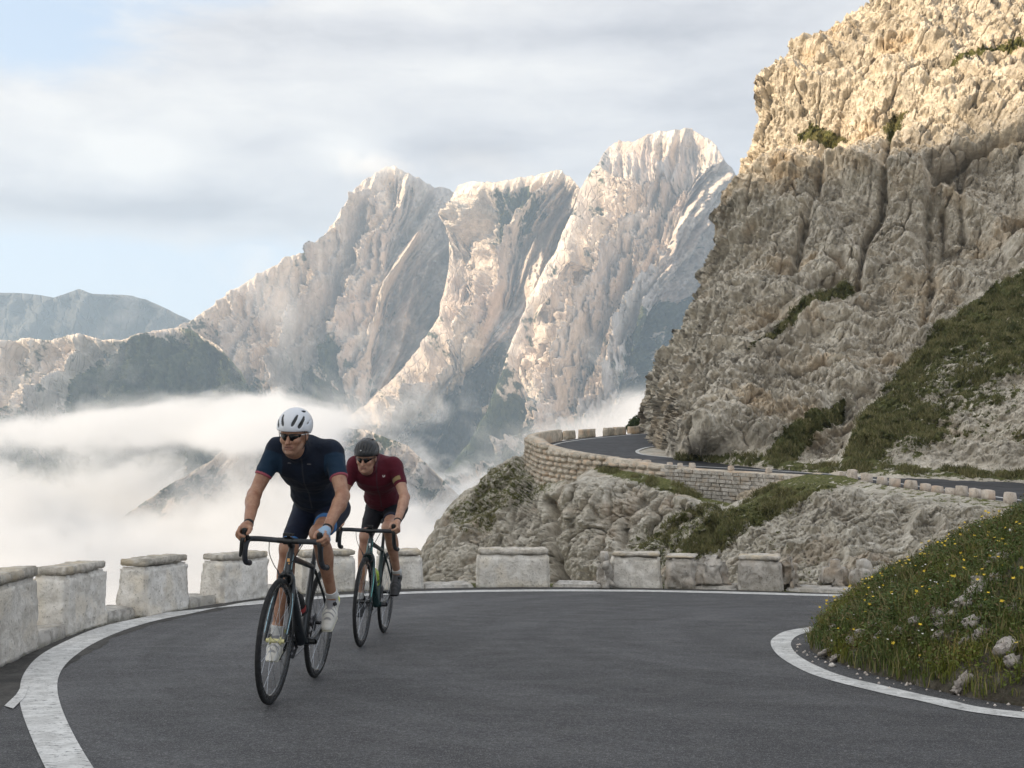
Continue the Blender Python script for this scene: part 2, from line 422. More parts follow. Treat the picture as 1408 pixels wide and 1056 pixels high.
def g_c(X, Y, d, r):
    g = sstep(480, 640, Y + 0.25 * (800 - X)) * 0.78 - 0.02
    g = np.maximum(g, 0.8 * poly_mask(X, Y, [(858, 470), (880, 405), (930, 410), (985, 400), (960, 480), (900, 540), (840, 560)], 16))
    g = np.maximum(g, 0.65 * poly_mask(X, Y, [(780, 500), (815, 450), (835, 455), (812, 490), (790, 520)], 12))
    g = g * (1 - 0.8 * poly_mask(X, Y, [(740, 560), (800, 460), (830, 440), (800, 520), (745, 600)], 12))
    return g + 0.2 * np.clip(r, -1, 1) - 0.25 * d - .1
mountain('mountain', [(480, 800), (560, 702), (605, 652), (640, 606), (662, 560), (680, 520), (693, 480), (706, 445), (722, 405), (745, 365), (768, 325), (783, 290), (793, 258), (803, 240), (815, 226), (826, 210), (836, 198), (850, 190), (868, 191), (890, 184), (905, 179), (930, 178), (950, 175), (962, 181), (978, 190), (990, 206), (1000, 222), (1012, 240), (1030, 262), (1100, 330)],
         (500, 1100), 800, 2000, 1500, 1.35, [(105, 1.0, 5), (40, .6, 4), (15, .42, 4), (7, .17, 3)], 58, g_c, 0.45, seed=31,
         extra=lambda X, Y: 250 * sstep(930, 1030, X + 0.35 * (Y - 300)) + 55 * np.exp(-((X + 0.42 * (Y - 380) - 775) / 14) ** 2) * sstep(330, 380, Y) * sstep(560, 480, Y)
         + 200 * sstep(232, 200, Y + 0.0012 * (X - 900) ** 2) + 150 * np.exp(-np.maximum(X - eC(Y), -20) / 40))

# forested foothill rising out of the fog
def g_f(X, Y, d, r): return 0.42 + 0.2 * np.clip(r, -1, 1) - 0.25 * poly_mask(X, Y, [(300, 640), (380, 620), (470, 640), (420, 690), (330, 690)], 25)
mountain('hill', [(160, 715), (235, 664), (265, 648), (290, 634), (305, 618), (322, 606), (345, 590), (365, 583), (400, 577), (440, 586), (500, 590), (560, 612), (640, 690)],
         (160, 640), 780, 1450, 1250, 2.0, [(60, .8, 4), (24, .4, 3)], 20, g_f, 0.5, seed=41)

# valley floor out to the horizon
def f_valley(t, b):
    p = t.pos()
    t.set(b.inputs['Base Color'], t.mix(t.mapr(t.noise(p, 0.01, 5), 0.4, 0.6), (0.04, 0.055, 0.025), (0.09, 0.10, 0.05)))
    b.inputs['Roughness'].default_value = 1.0
M_valley = material('valley_floor', f_valley)
vx = np.linspace(-2850, 1250, 60); vy = np.linspace(-680, 4380, 60)
VX, VY = np.meshgrid(vx, vy)
VZ = -380 + 25 * fbm(np.stack([VX, VY, VX * 0], -1) / 900, 3)
tag(mesh_np('ground', np.stack([VX, VY, VZ], -1), grid_faces(60, 60), M_valley), kind='structure')

# the ridge behind the photographer's left shoulder, whose shade lies on the road
def shade_ridge():
    s = np.array([SUN_AZ.x, SUN_AZ.y]); pv = np.array([-s[1], s[0]])
    if pv[1] < 0: pv = -pv
    tanel = math.tan(SUN_EL)
    A0 = np.array([24, 92.0]); zline = 21.0              # a point of the shadow's edge on the cliff
    L = 520.0
    rows = []
    us = np.linspace(-260, 175, 120)
    for v, hfrac in [(-130, 0.0), (-95, .30), (-60, .62), (-30, .86), (-10, .97), (0, 1.0), (15, .95), (40, .72), (75, .35), (120, 0.0)]:
        r = []
        for u in us:
            base = s * (L + v * 1.0 * -1)
            xy = base + pv * u
            dist = (np.array([xy[0], xy[1]]) - A0) @ s
            crest = zline + ((s * L + pv * u - A0) @ s) * tanel
            crest += 3.0 * perlin(np.array([[u / 22.0, 0.3, 7.7]]))[0] + 1.2 * perlin(np.array([[u / 6.0, 3.3, 1.7]]))[0] - 0.055 * (u - 60)
            crest *= 1.0
            endf = min(1, (u + 260) / 60, (175 - u) / 45)
            z = -60 + (crest + 60) * hfrac * max(endf, 0) ** 0.6
            r.append((xy[0], xy[1], z + (4 * perlin(np.array([[xy[0] / 14, xy[1] / 14, 2.2]]))[0] if hfrac < .99 else 0)))
        rows.append(r)
    V = np.array(rows)
    o = mesh_np('hillside', V, grid_faces(*V.shape[:2]), M_mtn, attrs={'grass': np.full(V.shape[:2], 0.5)})
    return tag(o, kind='structure')
shade_ridge()
# ================================================================== cliff, spur and far road
M_rock = rock_mat('limestone', [(0.46, 0.42, 0.355), (0.67, 0.61, 0.52), (0.80, 0.74, 0.635), (0.74, 0.57, 0.38)], 0.42, 0.14,
                  grass=(0.075, 0.082, 0.030), grass2=(0.15, 0.15, 0.06), streak=0.9, grscale=2.2)
M_rock2 = rock_mat('weathered_rock', [(0.36, 0.33, 0.275), (0.58, 0.535, 0.46), (0.72, 0.68, 0.60), (0.54, 0.42, 0.31)], 1.1, 0.05,
                   grass=(0.075, 0.082, 0.028), grass2=(0.17, 0.17, 0.065), streak=0.3, grscale=3.5)
ZR = -4.1
def R(px, py):
    d = -ZR * FPX / (py - 528); return np.array([(px - 704) / FPX * d, d])

def relief(name, left, top, right, bottom, nx, ny, depth, disp_fn, grass_fn, mat, back=14.0, skew=1.0, wrapw=10, wrapd=5.0):
    """rock face: left(Y) gives the outline on its free side; the surface turns away there and closes behind"""
    t = np.linspace(0, 1, ny)[:, None] * np.ones(nx)[None]
    s = (np.linspace(0, 1, nx) ** skew)[None] * np.ones(ny)[:, None]
    Y = top + (bottom - top) * t
    L = left(Y) + 3.5 * fbm(np.stack([Y / 22, Y * 0 + 5, Y * 0], -1)[:, :1], 5, .6, 3); X = L + (right - L) * s
    D = depth(X, Y) + wrapd * np.exp(-(X - L) / wrapw)
    Pg = ray_pts(X, Y, D)
    n = normals(Pg)
    dv, extra_d = disp_fn(Pg, X, Y, n)
    dirn = n * 0.35 + np.array([-0.12, -0.75, 0.02]); dirn /= np.linalg.norm(dirn, axis=-1, keepdims=True)
    Pd = Pg + dirn * dv[..., None]
    g = grass_fn(Pd, X, Y, dv)
    # closing rows behind the free edge
    wr = []
    for dd in (back, back * .5, back * .2, back * 0.06):
        c = Pd[:, :1].copy(); c[:, :, 1] += dd; c[:, :, 0] += dd * 0.9; wr.append(c)
    full = np.concatenate(wr + [Pd], 1)
    gf = np.concatenate([np.repeat(g[:, :1], 4, 1), g], 1)
    o = mesh_np(name, full, grid_faces(*full.shape[:2]), mat, attrs={'grass': gf}, smooth=False)
    return tag(o, kind='structure'), (Pd, g)

# ---------------- the big cliff
edge_c = interp([(-200, 1235), (-60, 1215), (0, 1190), (12, 1168), (51, 1107), (75, 1083), (91, 1064), (110, 1051), (130, 1046), (165, 1042), (219, 1024), (267, 1008), (352, 985), (398, 966), (430, 948), (460, 932), (511, 909), (557, 892), (583, 886), (640, 880), (760, 880)])
D_c = rbf([(1180, 0, 112), (1060, 110, 108), (1030, 220, 108), (985, 352, 106), (930, 460, 104), (892, 560, 102), (888, 600, 101), (905, 580, 96), (918, 560, 82), (919, 600, 71), (921, 630, 66), (960, 630, 63), (980, 540, 70), (1000, 440, 84), (1050, 480, 79),
           (1080, 300, 95), (1130, 200, 100), (1150, 120, 101), (1250, 60, 99), (1250, 0, 104), (1400, 0, 98), (1400, 110, 90), (1400, 200, 83), (1330, 190, 87), (1250, 240, 88), (1180, 400, 84), (1300, 350, 82), (1400, 330, 79),
           (1030, 640, 58), (1100, 640, 55), (1160, 650, 53), (1250, 652, 51.5), (1400, 660, 49), (1160, 560, 64), (1060, 560, 68), (1200, 540, 65), (1300, 440, 71), (1408, 368, 76), (1408, 500, 60), (1300, 560, 59), (1500, 400, 70), (1500, 650, 46), (1500, 0, 95), (1500, 250, 80),
           (1100, -80, 116), (1500, -80, 101)])
def cliff_disp(Pg, X, Y, n):
    cr = sstep(0, 1, (Y - np.interp(X, [880, 920, 1000, 1165, 1290, 1408, 1500], [640, 600, 470, 545, 450, 368, 310])) / 60.0)  # 1 on the lower slopes
    slope = poly_mask(X, Y, [(1150, 660), (1175, 585), (1290, 455), (1420, 358), (1520, 300), (1520, 700), (1150, 700)], 9)
    w = 0.6 * fbm(Pg / 16, 3, 0.5, 3)
    q = Pg.copy(); q[..., 0] += q[..., 1] * 0.4 + w * 3.0; q[..., 1] = 0; q[..., 2] = q[..., 2] * 0.22 + w * 1.0
    q[..., 0] += q[..., 2] * 0.6
    big = ridged(q / 7.5, 3, 0.5, 1) - 1.0
    w2 = fbm(Pg / 4, 3, 0.5, 13)
    qq = Pg + w2[..., None] * 0.8; qq = qq * np.array([1, 1, 0.26])
    f1, f2, cid = worley(qq / 2.6, 2)
    blk = 1 - np.exp(-(f2 - f1) / 0.09) 
    g1, g2, cid2 = worley((Pg + w[..., None] + 0.35 * fbm(Pg / .9, 3, .6, 14)[..., None]) * np.array([1, 1, 0.42]) / 0.85, 5)
    blk2 = 1 - np.exp(-(g2 - g1) / 0.10)
    cm = 0.25 + 0.95 * sstep(-.35, .45, fbm(Pg / 2.4, 3, .5, 66)); cm2 = 0.2 + 1.0 * sstep(-.3, .5, fbm(Pg / 1.1 + 9, 3, .5, 67))
    blk = blk * cm; blk2 = blk2 * cm2
    fine = fbm(Pg / 0.9, 6, 0.68, 21)
    h1, h2, cid3 = worley((Pg * np.array([1, 1, 0.8])) / 0.42, 8)
    blk3 = 1 - np.exp(-(h2 - h1) / 0.12)
    vr = ridged(np.stack([Pg[..., 0] * 1.25 + Pg[..., 1] * .5 + w2 * .5, Pg[..., 2] * 0.16 + w2 * .3, Pg[..., 1] * .2], -1), 5, .6, 88) - .8
    bed = ridged(np.stack([Pg[..., 2] * .42 + Pg[..., 0] * .07 + w * .5, Pg[..., 0] * .05, Pg[..., 1] * .05], -1), 3, .55, 93) - .8
    d = 0.40 * vr * (1 - slope) - 0.35 * np.maximum(bed, -.2) * (1 - slope) + 1.9 * big * (1 - 0.75 * slope) * (1 - 0.35 * cr) + (1.0 * blk + 0.75 * cid) * (1 - .7 * slope) + (0.42 * blk2 + 0.18 * cid2) * (1 - .45 * slope) + 0.25 * fine + (0.12 * blk3 + 0.09 * cid3)
    # slanting strata on the lower right slope
    st = Pg[..., 0] * 0.62 - Pg[..., 2] * 0.9 + Pg[..., 1] * 0.25 + 0.5 * w2
    lam = ridged(np.stack([st * 1.1, Pg[..., 0] * 0.22 + Pg[..., 2] * .2, Pg[..., 1] * 0.25], -1), 4, 0.55, 9)
    d = d + 0.55 * slope * (lam - 0.7)
    # named features of the face: dark clefts, ledges
    def cleft(pts, wd, depth): return -depth * np.exp(-(line_dist(X, Y, pts) / wd) ** 2)
    d = d + cleft([(1232, 150), (1222, 190), (1212, 300), (1190, 330), (1180, 400)], 5, 2.2)
    d = d + cleft([(1135, 200), (1128, 250), (1112, 300), (1100, 340), (1088, 380)], 6, 2.2)
    d = d + cleft([(1285, 240), (1275, 300), (1282, 400), (1268, 450)], 7, 1.8)
    d = d + cleft([(1290, 235), (1340, 205), (1375, 190), (1420, 182)], 4, 2.0)
    d = d + cleft([(1330, 210), (1320, 260), (1325, 320)], 5, 1.2)
    d = d + cleft([(1385, 310), (1420, 300)], 10, 2.4)
    d = d + cleft([(1010, 470), (1060, 440), (1110, 405), (1165, 385)], 5, 1.1)
    d = d + cleft([(935, 600), (960, 560), (1010, 520)], 4, 1.0)
    d = d - 2.2 * poly_mask(X, Y, [(1275, 225), (1420, 185), (1420, 330), (1360, 350), (1290, 350)], 14)
    d = d + 1.6 * poly_mask(X, Y, [(1050, 640), (940, 600), (1000, 480), (1120, 410), (1180, 420), (1200, 520), (1120, 600)], 26)
    d = d + 1.3 * sstep(0, 1, (np.interp(X, [1040, 1120, 1160, 1220, 1300, 1408], [215, 185, 200, 160, 130, 95]) - Y) / -10.0) - 0.6
    d = d - 1.8 * poly_mask(X, Y, [(1050, 655), (1120, 595), (1160, 560), (1175, 580), (1140, 655)], 10)
    # fade onto the road edge
    base = np.interp(X, [880, 921, 958, 1080, 1178, 1275, 1408, 1500], [640, 629, 632, 638, 646, 651, 657, 662])
    d = np.where(Y > base - 40, d * (0.25 + 0.75 * sstep(0, 34, base - Y)), d)
    return d, 0
def cliff_grass(Pd, X, Y, d):
    g = np.zeros_like(X) - 0.25
    nr = normals(Pd); up = nr[..., 2]
    pm = lambda poly, s: poly_mask(X, Y, poly, s)
    g = np.maximum(g, 0.95 * pm([(1092, 180), (1112, 162), (1130, 172), (1162, 184), (1140, 196), (1108, 196)], 7))
    g = np.maximum(g, 0.75 * pm([(1210, 175), (1225, 145), (1250, 140), (1240, 170), (1225, 190)], 7))
    g = np.maximum(g, 0.8 * pm([(1290, 100), (1330, 72), (1408, 35), (1420, 45), (1350, 75), (1310, 95)], 4))
    g = np.maximum(g, 0.85 * pm([(1020, 505), (1060, 462), (1120, 415), (1160, 390), (1178, 405), (1130, 430), (1070, 470), (1030, 500)], 5))
    g = np.maximum(g, 0.95 * pm([(1045, 640), (1070, 615), (1130, 580), (1165, 555), (1160, 575), (1110, 610), (1085, 642)], 5))
    s = pm([(1150, 652), (1180, 580), (1290, 455), (1420, 362), (1420, 660)], 6)
    sx = fbm(np.stack([Pd[..., 0] * 0.35 - Pd[..., 2] * 0.5, Pd[..., 1] * 0.1, Pd[..., 2] * 0.12 + Pd[..., 0] * .12], -1), 4, 0.6, 77)
    sg = 0.62 + 0.46 * sx
    sg = sg + 0.25 * pm([(1150, 640), (1200, 560), (1290, 455), (1420, 365), (1420, 420), (1300, 520), (1200, 640)], 20)
    sg = sg - 0.40 * sstep(600, 640, Y) * sstep(1190, 1240, X) - 0.10 * pm([(1290, 560), (1408, 470), (1408, 650), (1330, 650)], 20)
    g = np.maximum(g, s * sg)
    g = np.maximum(g, 0.30 * sstep(0.55, 0.85, up) * (1 - s))
    g = np.maximum(g, 0.7 * sstep(14, 2, np.abs(Y - np.interp(X, [880, 921, 958, 1080, 1178, 1275, 1408, 1500], [640, 629, 632, 638, 646, 651, 657, 662]))) * (X > 930))
    return g
cliff, cliff_pg = relief('cliff', edge_c, -95, 1530, 690, 760, 900, lambda X, Y: D_c(X, Y), cliff_disp, cliff_grass, M_rock, back=40, wrapw=7, wrapd=3.0)

# ---------------- the rock spur carrying the far road
topb = interp([(560, 900), (590, 806), (594, 770), (603, 742), (622, 708), (642, 689), (662, 669), (690, 647), (708, 634), (722, 627), (740, 652), (765, 656), (790, 652), (812, 641), (850, 646), (900, 653), (930, 662), (965, 684), (1005, 692), (1035, 681), (1070, 662), (1110, 652), (1160, 654), (1190, 662), (1220, 668), (1308, 680), (1405, 693), (1560, 712)])
D_s = rbf([(590, 800, 72), (605, 740, 76), (640, 690, 79), (690, 648, 81), (722, 628, 80), (745, 652, 68), (790, 655, 63), (815, 643, 61.5), (850, 648, 59.5), (900, 655, 57), (930, 665, 55.5), (1000, 690, 52.5), (1070, 662, 50), (1110, 652, 49.0), (1160, 655, 47.5), (1220, 668, 44.6), (1308, 680, 42.2), (1405, 693, 40), (1540, 710, 37),
           (640, 800, 64), (700, 740, 68), (740, 700, 66), (760, 800, 58), (770, 740, 61), (850, 740, 56), (850, 800, 52), (950, 740, 50), (950, 800, 46), (1040, 740, 46), (1040, 800, 41), (1150, 720, 43), (1150, 800, 37), (1300, 740, 38.5), (1300, 800, 34), (1540, 780, 32), (600, 900, 60), (760, 900, 52), (1000, 900, 38), (1300, 900, 30), (1540, 900, 28)], 100)
def spur():
    nx, ny = 800, 330
    X = np.linspace(588, 1550, nx)[None] * np.ones(ny)[:, None]
    T = topb(X); t = (np.linspace(0, 1, ny) ** 1.15)[:, None] * np.ones(nx)[None]
    Y = T + (905 - T) * t
    sil = sstep(725, 700, X)            # 1 where the top is an open skyline
    D = D_s(X, Y) + sil * 4 * np.exp(-(Y - T) / 7.0)
    Pg = ray_pts(X, Y, D); n = normals(Pg)
    right = sstep(960, 1080, X + 0.6 * (Y - 740))
    w2 = fbm(Pg / 3, 3, 0.5, 43)
    q = Pg.copy() + w2[..., None] * 0.8
    f1, f2, cid = worley(q * np.array([1.1, 0.5, 0.50]) / 2.2, 12); blk = 1 - np.exp(-(f2 - f1) / .09)
    g1, g2, c2 = worley((q + 3) * np.array([1, .7, .6]) / 0.85, 15); blk2 = 1 - np.exp(-(g2 - g1) / .10)
    h1, h2, c3 = worley(Pg * np.array([1, .8, .8]) / 0.36, 16); blk3 = 1 - np.exp(-(h2 - h1) / .12)
    fine = fbm(Pg / 0.6, 5, 0.68, 51)
    big = ridged((q * np.array([1, .4, .34])) / 4.2, 3, .5, 19) - 0.9
    st = Pg[..., 0] * 0.75 - Pg[..., 2] * 1.15 + 0.25 * w2
    lam = ridged(np.stack([st * 1.5, Pg[..., 0] * 0.3 + Pg[..., 2] * .25, Pg[..., 1] * 0.2], -1), 4, 0.6, 29)
    d = (1 - right) * (1.0 * big + 0.8 * blk + 0.55 * cid + 0.40 * blk2 + 0.30 * c2) + 0.20 * fine + 0.15 * blk3 + 0.12 * c3 + right * (0.50 * (lam - .7) + 0.24 * blk2 + 0.24 * c2 + 0.12 * cid)
    def cleft(pts, wd, depth): return -depth * np.exp(-(line_dist(X, Y, pts) / wd) ** 2)
    d += cleft([(790, 665), (776, 690), (770, 720), (776, 760), (782, 830)], 7, 4.2) + cleft([(760, 690), (768, 715), (772, 740)], 5, 2.6)
    d += cleft([(885, 690), (872, 720), (868, 760)], 4, 1.1) + cleft([(985, 745), (1005, 700), (1000, 692)], 6, .7)
    d += 0.8 * poly_mask(X, Y, [(790, 670), (880, 690), (865, 800), (800, 800)], 12)
    ed = np.where(X > 725, sstep(2, 34, Y - T), .6 + .4 * sstep(0, 16, Y - T))
    d = d * ed
    dirn = n * 0.35 + np.array([-0.1, -0.75, 0.06]); dirn /= np.linalg.norm(dirn, axis=-1, keepdims=True)
    Pd = Pg + dirn * d[..., None]
    g = -0.18 + 0.42 * right + 0.12 * fbm(Pg / 2.5, 3, .5, 8)
    pm = lambda poly, s: poly_mask(X, Y, poly, s)
    g = np.maximum(g, 0.80 * pm([(1010, 700), (1040, 675), (1095, 645), (1178, 648), (1185, 664), (1120, 690), (1060, 722), (990, 765), (930, 780), (975, 722)], 9))
    g = np.maximum(g, 0.82 * pm([(808, 640), (850, 642), (925, 658), (1000, 688), (1015, 700), (960, 690), (880, 668), (830, 655)], 6))
    g = np.maximum(g, 0.50 * pm([(622, 710), (690, 645), (722, 628), (750, 655), (790, 660), (740, 690), (690, 735), (640, 745)], 12))
    g = np.maximum(g, 0.55 * pm([(880, 740), (960, 700), (1010, 700), (960, 780), (900, 800), (870, 790)], 16))
    g = np.where((X > 1180) & (Y < 680 + 0.1 * (X - 1180)), 0.5, g)
    g = g - 0.30 * pm([(1150, 668), (1300, 690), (1350, 760), (1180, 790), (1090, 740)], 25)
    back = []
    for dd, dz in ((0.15, 0.02), (1.2, -.1), (6, -2), (14, -14)):
        r = Pd[0].copy(); r[:, 1] += dd; r[:, 2] += np.where(X[0] > 722, -.3 - (dd > 1) * 2, dz); back.append(r)
    full = np.concatenate([np.array(back[::-1]), Pd], 0)
    lef = []
    for dd in (24, 9, 2):
        c = full[:, :1].copy(); c[:, :, 1] += dd; c[:, :, 0] += dd * .35; lef.append(c)
    full = np.concatenate(lef + [full], 1)
    g = np.concatenate([np.repeat(g[:1], 4, 0), g], 0); g = np.concatenate([np.repeat(g[:, :1], 3, 1), g], 1)
    global spur_pg; spur_pg = (Pd, g[4:, 3:])
    tag(mesh_np('rocky_spur', full, grid_faces(*full.shape[:2]), M_rock2, attrs={'grass': g}, smooth=False), kind='structure')
spur()

# ---------------- far road
def f_asph(t, b, far=False):
    p = t.pos()
    sp = t.noise(p, 150, 4, 0.8); st = t.noise(t.mapping(p, sc=(1, 1, 1)), 46, 4, 0.65)
    big = t.noise(p, 0.7, 5, 0.6, 0.8); med = t.noise(t.mapping(p, (9, 4, 0), sc=(1, 1.6, 1)), 3.0, 5, 0.65)
    base = t.ramp(big, [(0.30, (0.034, 0.0345, 0.038)), (0.5, (0.048, 0.0485, 0.053)), (0.72, (0.080, 0.081, 0.086))])
    base = t.mix(t.mapr(med, 0.35, 0.68, 0, 1), t.mix(1.0, base, (0.80, 0.80, 0.81), 'MULTIPLY'), base)
    rel = t.vmath('SUBTRACT', p, (3.4, 9.6, 0)); sr = t.n.new('ShaderNodeSeparateXYZ'); t.set(sr.inputs[0], rel)
    rr = t.math('SQRT', t.math('ADD', t.math('MULTIPLY', sr.outputs[0], sr.outputs[0]), t.math('MULTIPLY', sr.outputs[1], sr.outputs[1])))
    an = t.math('ARCTAN2', sr.outputs[1], t.math('MULTIPLY', sr.outputs[0], -1.0)); cc = t.n.new('ShaderNodeCombineXYZ'); t.set(cc.inputs[0], t.math('MULTIPLY', rr, 2.4)); t.set(cc.inputs[1], t.math('MULTIPLY', an, 0.9))
    arc = t.noise(cc.outputs[0], 1.0, 5, .6, .25); arc2 = t.noise(t.mapping(cc.outputs[0], (7, 3, 0)), 0.45, 3, .55, .3)
    base = t.mix(t.mapr(arc, .42, .60), t.mix(1.0, base, (.50, .50, .52), 'MULTIPLY'), base); base = t.mix(t.mapr(arc2, .48, .64, 0, .7), base, t.mix(1.0, base, (1.7, 1.68, 1.65), 'MULTIPLY'))
    if not far:
        base = t.mix(t.mapr(sp, 0.46, 0.62, 0, 0.95), base, t.mix(0.9, base, (0.24, 0.235, 0.235)))
        base = t.mix(t.mapr(st, 0.40, 0.58, 0.60, 0.0), base, (0.030, 0.030, 0.032))
        cr = t.voro(t.vmath('ADD', p, t.vmath('MULTIPLY', t.n.new('ShaderNodeTexNoise').outputs[1], (0.5, 0.5, 0.5))), 0.55, 'DISTANCE_TO_EDGE')
        h = t.math('ADD', t.math('MULTIPLY', sp, 0.7), st)
        t.set(b.inputs['Normal'], t.bump(h, 0.75, 0.008))
    t.set(b.inputs['Base Color'], base)
    t.set(b.inputs['Roughness'], t.mapr(med, 0.3, 0.7, 0.62, 0.82))
    b.inputs['Specular IOR Level'].default_value = 0.35
M_asph = material('asphalt', f_asph)
M_asph_far = material('asphalt_far', lambda t, b: f_asph(t, b, True))
def f_paint(t, b):
    p = t.pos()
    n1 = t.noise(p, 7, 6, 0.72, 0.3); n2 = t.noise(p, 60, 4, 0.7); n3 = t.noise(t.mapping(p, sc=(1.0, 2.6, 1)), 17, 5, 0.72, 1.2)
    c = t.mix(t.mapr(n1, 0.35, 0.65), (0.46, 0.455, 0.44), (0.68, 0.675, 0.66))
    c = t.mix(t.mapr(n2, 0.56, 0.70, 0, 0.6), c, (0.25, 0.24, 0.23))
    c = t.mix(t.mapr(n3, 0.56, 0.62, 0, 0.92), c, (0.07, 0.068, 0.066))
    t.set(b.inputs['Base Color'], c); b.inputs['Roughness'].default_value = 0.7
    t.set(b.inputs['Normal'], t.bump(n2, 0.4, 0.004))
M_paint = material('road_paint', f_paint)

def smooth_poly(pts, n):
    """Catmull-Rom through the points, n samples"""
    p = np.asarray(pts, float); p = np.vstack([2 * p[0] - p[1], p, 2 * p[-1] - p[-2]])
    seg = np.linalg.norm(np.diff(p[1:-1], axis=0), axis=1); cum = np.concatenate([[0], np.cumsum(seg)])
    out = []
    for s in np.linspace(0, cum[-1], n):
        k = min(np.searchsorted(cum, s, side='right') - 1, len(seg) - 1); t = (s - cum[k]) / seg[k]
        a, b, c, d = p[k], p[k + 1], p[k + 2], p[k + 3]
        out.append(0.5 * ((2 * b) + (c - a) * t + (2 * a - 5 * b + 4 * c - d) * t * t + (3 * b - a - 3 * c + d) * t ** 3))
    return np.array(out)
def offset(pl, w):
    t = np.gradient(pl, axis=0); t /= np.linalg.norm(t, axis=1, keepdims=True)
    return pl + np.stack([-t[:, 1], t[:, 0]], -1) * w
def strip(name, a, b, zf, mat, kind='structure', parent=None, nw=2):
    rows = [np.concatenate([a + (b - a) * u, zf(a + (b - a) * u)[:, None]], 1) for u in np.linspace(0, 1, nw)]
    V = np.stack(rows, 0)
    f = grid_faces(*V.shape[:2])
    v0, v1, v2 = V.reshape(-1, 3)[f[0][:3]]
    if np.cross(v1 - v0, v2 - v0)[2] < 0: f = f[:, ::-1]
    return tag(mesh_np(name, V, f, mat, parent=parent, smooth=False), kind=kind)

outer_px = [(1010, 592), (960, 593.5), (921, 595), (866, 598), (811, 603), (774, 608), (753.5, 613.5), (752, 617), (761, 621), (774, 626.0), (811, 631), (848, 634), (903, 638.3), (958.5, 641.5), (1080, 648.5), (1161, 654), (1220, 663), (1308, 675.5), (1405, 688.5), (1560, 708)]
inner_px = [(1010, 610.5), (960, 611.5), (918, 613), (894, 615), (880, 619), (880, 622.5), (890, 625.3), (921.6, 628.7), (958.5, 631.7), (1080, 638), (1178, 646), (1275, 651.5), (1405, 657.6), (1560, 665)]
ro = smooth_poly([R(*p) for p in outer_px], 260); ri = smooth_poly([R(*p) for p in inner_px], 260)
zf = lambda dz: (lambda p: np.full(len(p), ZR + dz))
def poly_sheet(name, pts, z, mat):
    import mathutils.geometry as mg
    tri = mg.tessellate_polygon([[Vector((p[0], p[1], 0)) for p in pts]])
    V = [(p[0], p[1], z if not callable(z) else z(p[1])) for p in pts]
    tri = [tuple(t) if (V[t[1]][0]-V[t[0]][0])*(V[t[2]][1]-V[t[0]][1])-(V[t[1]][1]-V[t[0]][1])*(V[t[2]][0]-V[t[0]][0]) > 0 else tuple(t)[::-1] for t in tri]
    return mesh_np(name, V, tri, mat, smooth=False)
oo = offset(ro, -0.75)
if np.linalg.norm(oo[130] - np.array([20, 60])) < np.linalg.norm(ro[130] - np.array([20, 60])): oo = offset(ro, 0.75); OSG = 1
else: OSG = -1
tag(poly_sheet('road', np.vstack([oo, ri[::-1] + 0.0]), ZR - 0.004, M_asph_far), kind='structure')
tag(poly_sheet('road_verge', np.vstack([ri, np.array([[60, 70], [60, 118], [22, 118]])]), ZR - 0.05, M_rock2), kind='structure')
strip('edge_line', ro, offset(ro, OSG * -0.22), zf(0.004), M_paint)
strip('edge_line', ri, offset(ri, OSG * 0.22), zf(0.004), M_paint)

# ---------------- stone material and rough blocks
def stone_mat(name, light, dark, stain, scale=6, top=False):
    def f(t, b):
        p = t.obj()
        oi = t.n.new('ShaderNodeObjectInfo').outputs['Random']
        cb = t.n.new('ShaderNodeCombineXYZ')
        for k in range(3): t.set(cb.inputs[k], t.math('MULTIPLY', oi, 37.0 + 11 * k))
        p = t.vmath('ADD', p, cb.outputs[0])
        n1 = t.noise(p, scale, 6, 0.65, 0.5); n2 = t.noise(p, scale * 5, 5, 0.7, 0.3); n3 = t.noise(p, scale * 0.5, 3, 0.5)
        c = t.mix(t.mapr(n1, 0.36, 0.62), dark, light)
        c = t.mix(t.mapr(n3, 0.48, 0.68, 0, 0.75), c, stain)
        c = t.mix(t.mapr(n2, 0.56, 0.66, 0, 0.65), c, t.mix(1.0, c, (0.35, 0.33, 0.30), 'MULTIPLY'))
        c = t.mix(t.mapr(oi, 0, 1, 0, 0.35, smooth=False), c, t.mix(1.0, c, (0.7, 0.68, 0.64), 'MULTIPLY'))
        t.set(b.inputs['Base Color'], c); b.inputs['Roughness'].default_value = 0.92; b.inputs['Specular IOR Level'].default_value = .2
        h = t.math('ADD', t.math('MULTIPLY', n2, 0.6), n1)
        t.set(b.inputs['Normal'], t.bump(h, 0.8, 0.03))
    return material(name, f)
M_block = stone_mat('whitewashed_stone', (0.90, 0.86, 0.80), (0.66, 0.62, 0.56), (0.82, 0.74, 0.62), 7)
M_cap = stone_mat('coping_stone', (0.72, 0.67, 0.60), (0.44, 0.40, 0.34), (0.60, 0.50, 0.35), 9)
M_kerb = stone_mat('kerb_stone', (0.64, 0.61, 0.57), (0.36, 0.34, 0.31), (0.45, 0.41, 0.35), 8)
M_fblock = stone_mat('old_masonry', (0.70, 0.62, 0.52), (0.44, 0.39, 0.32), (0.68, 0.50, 0.35), 2.2)
M_bould = stone_mat('rough_rock', (0.62, 0.58, 0.53), (0.34, 0.31, 0.27), (0.46, 0.37, 0.28), 5)

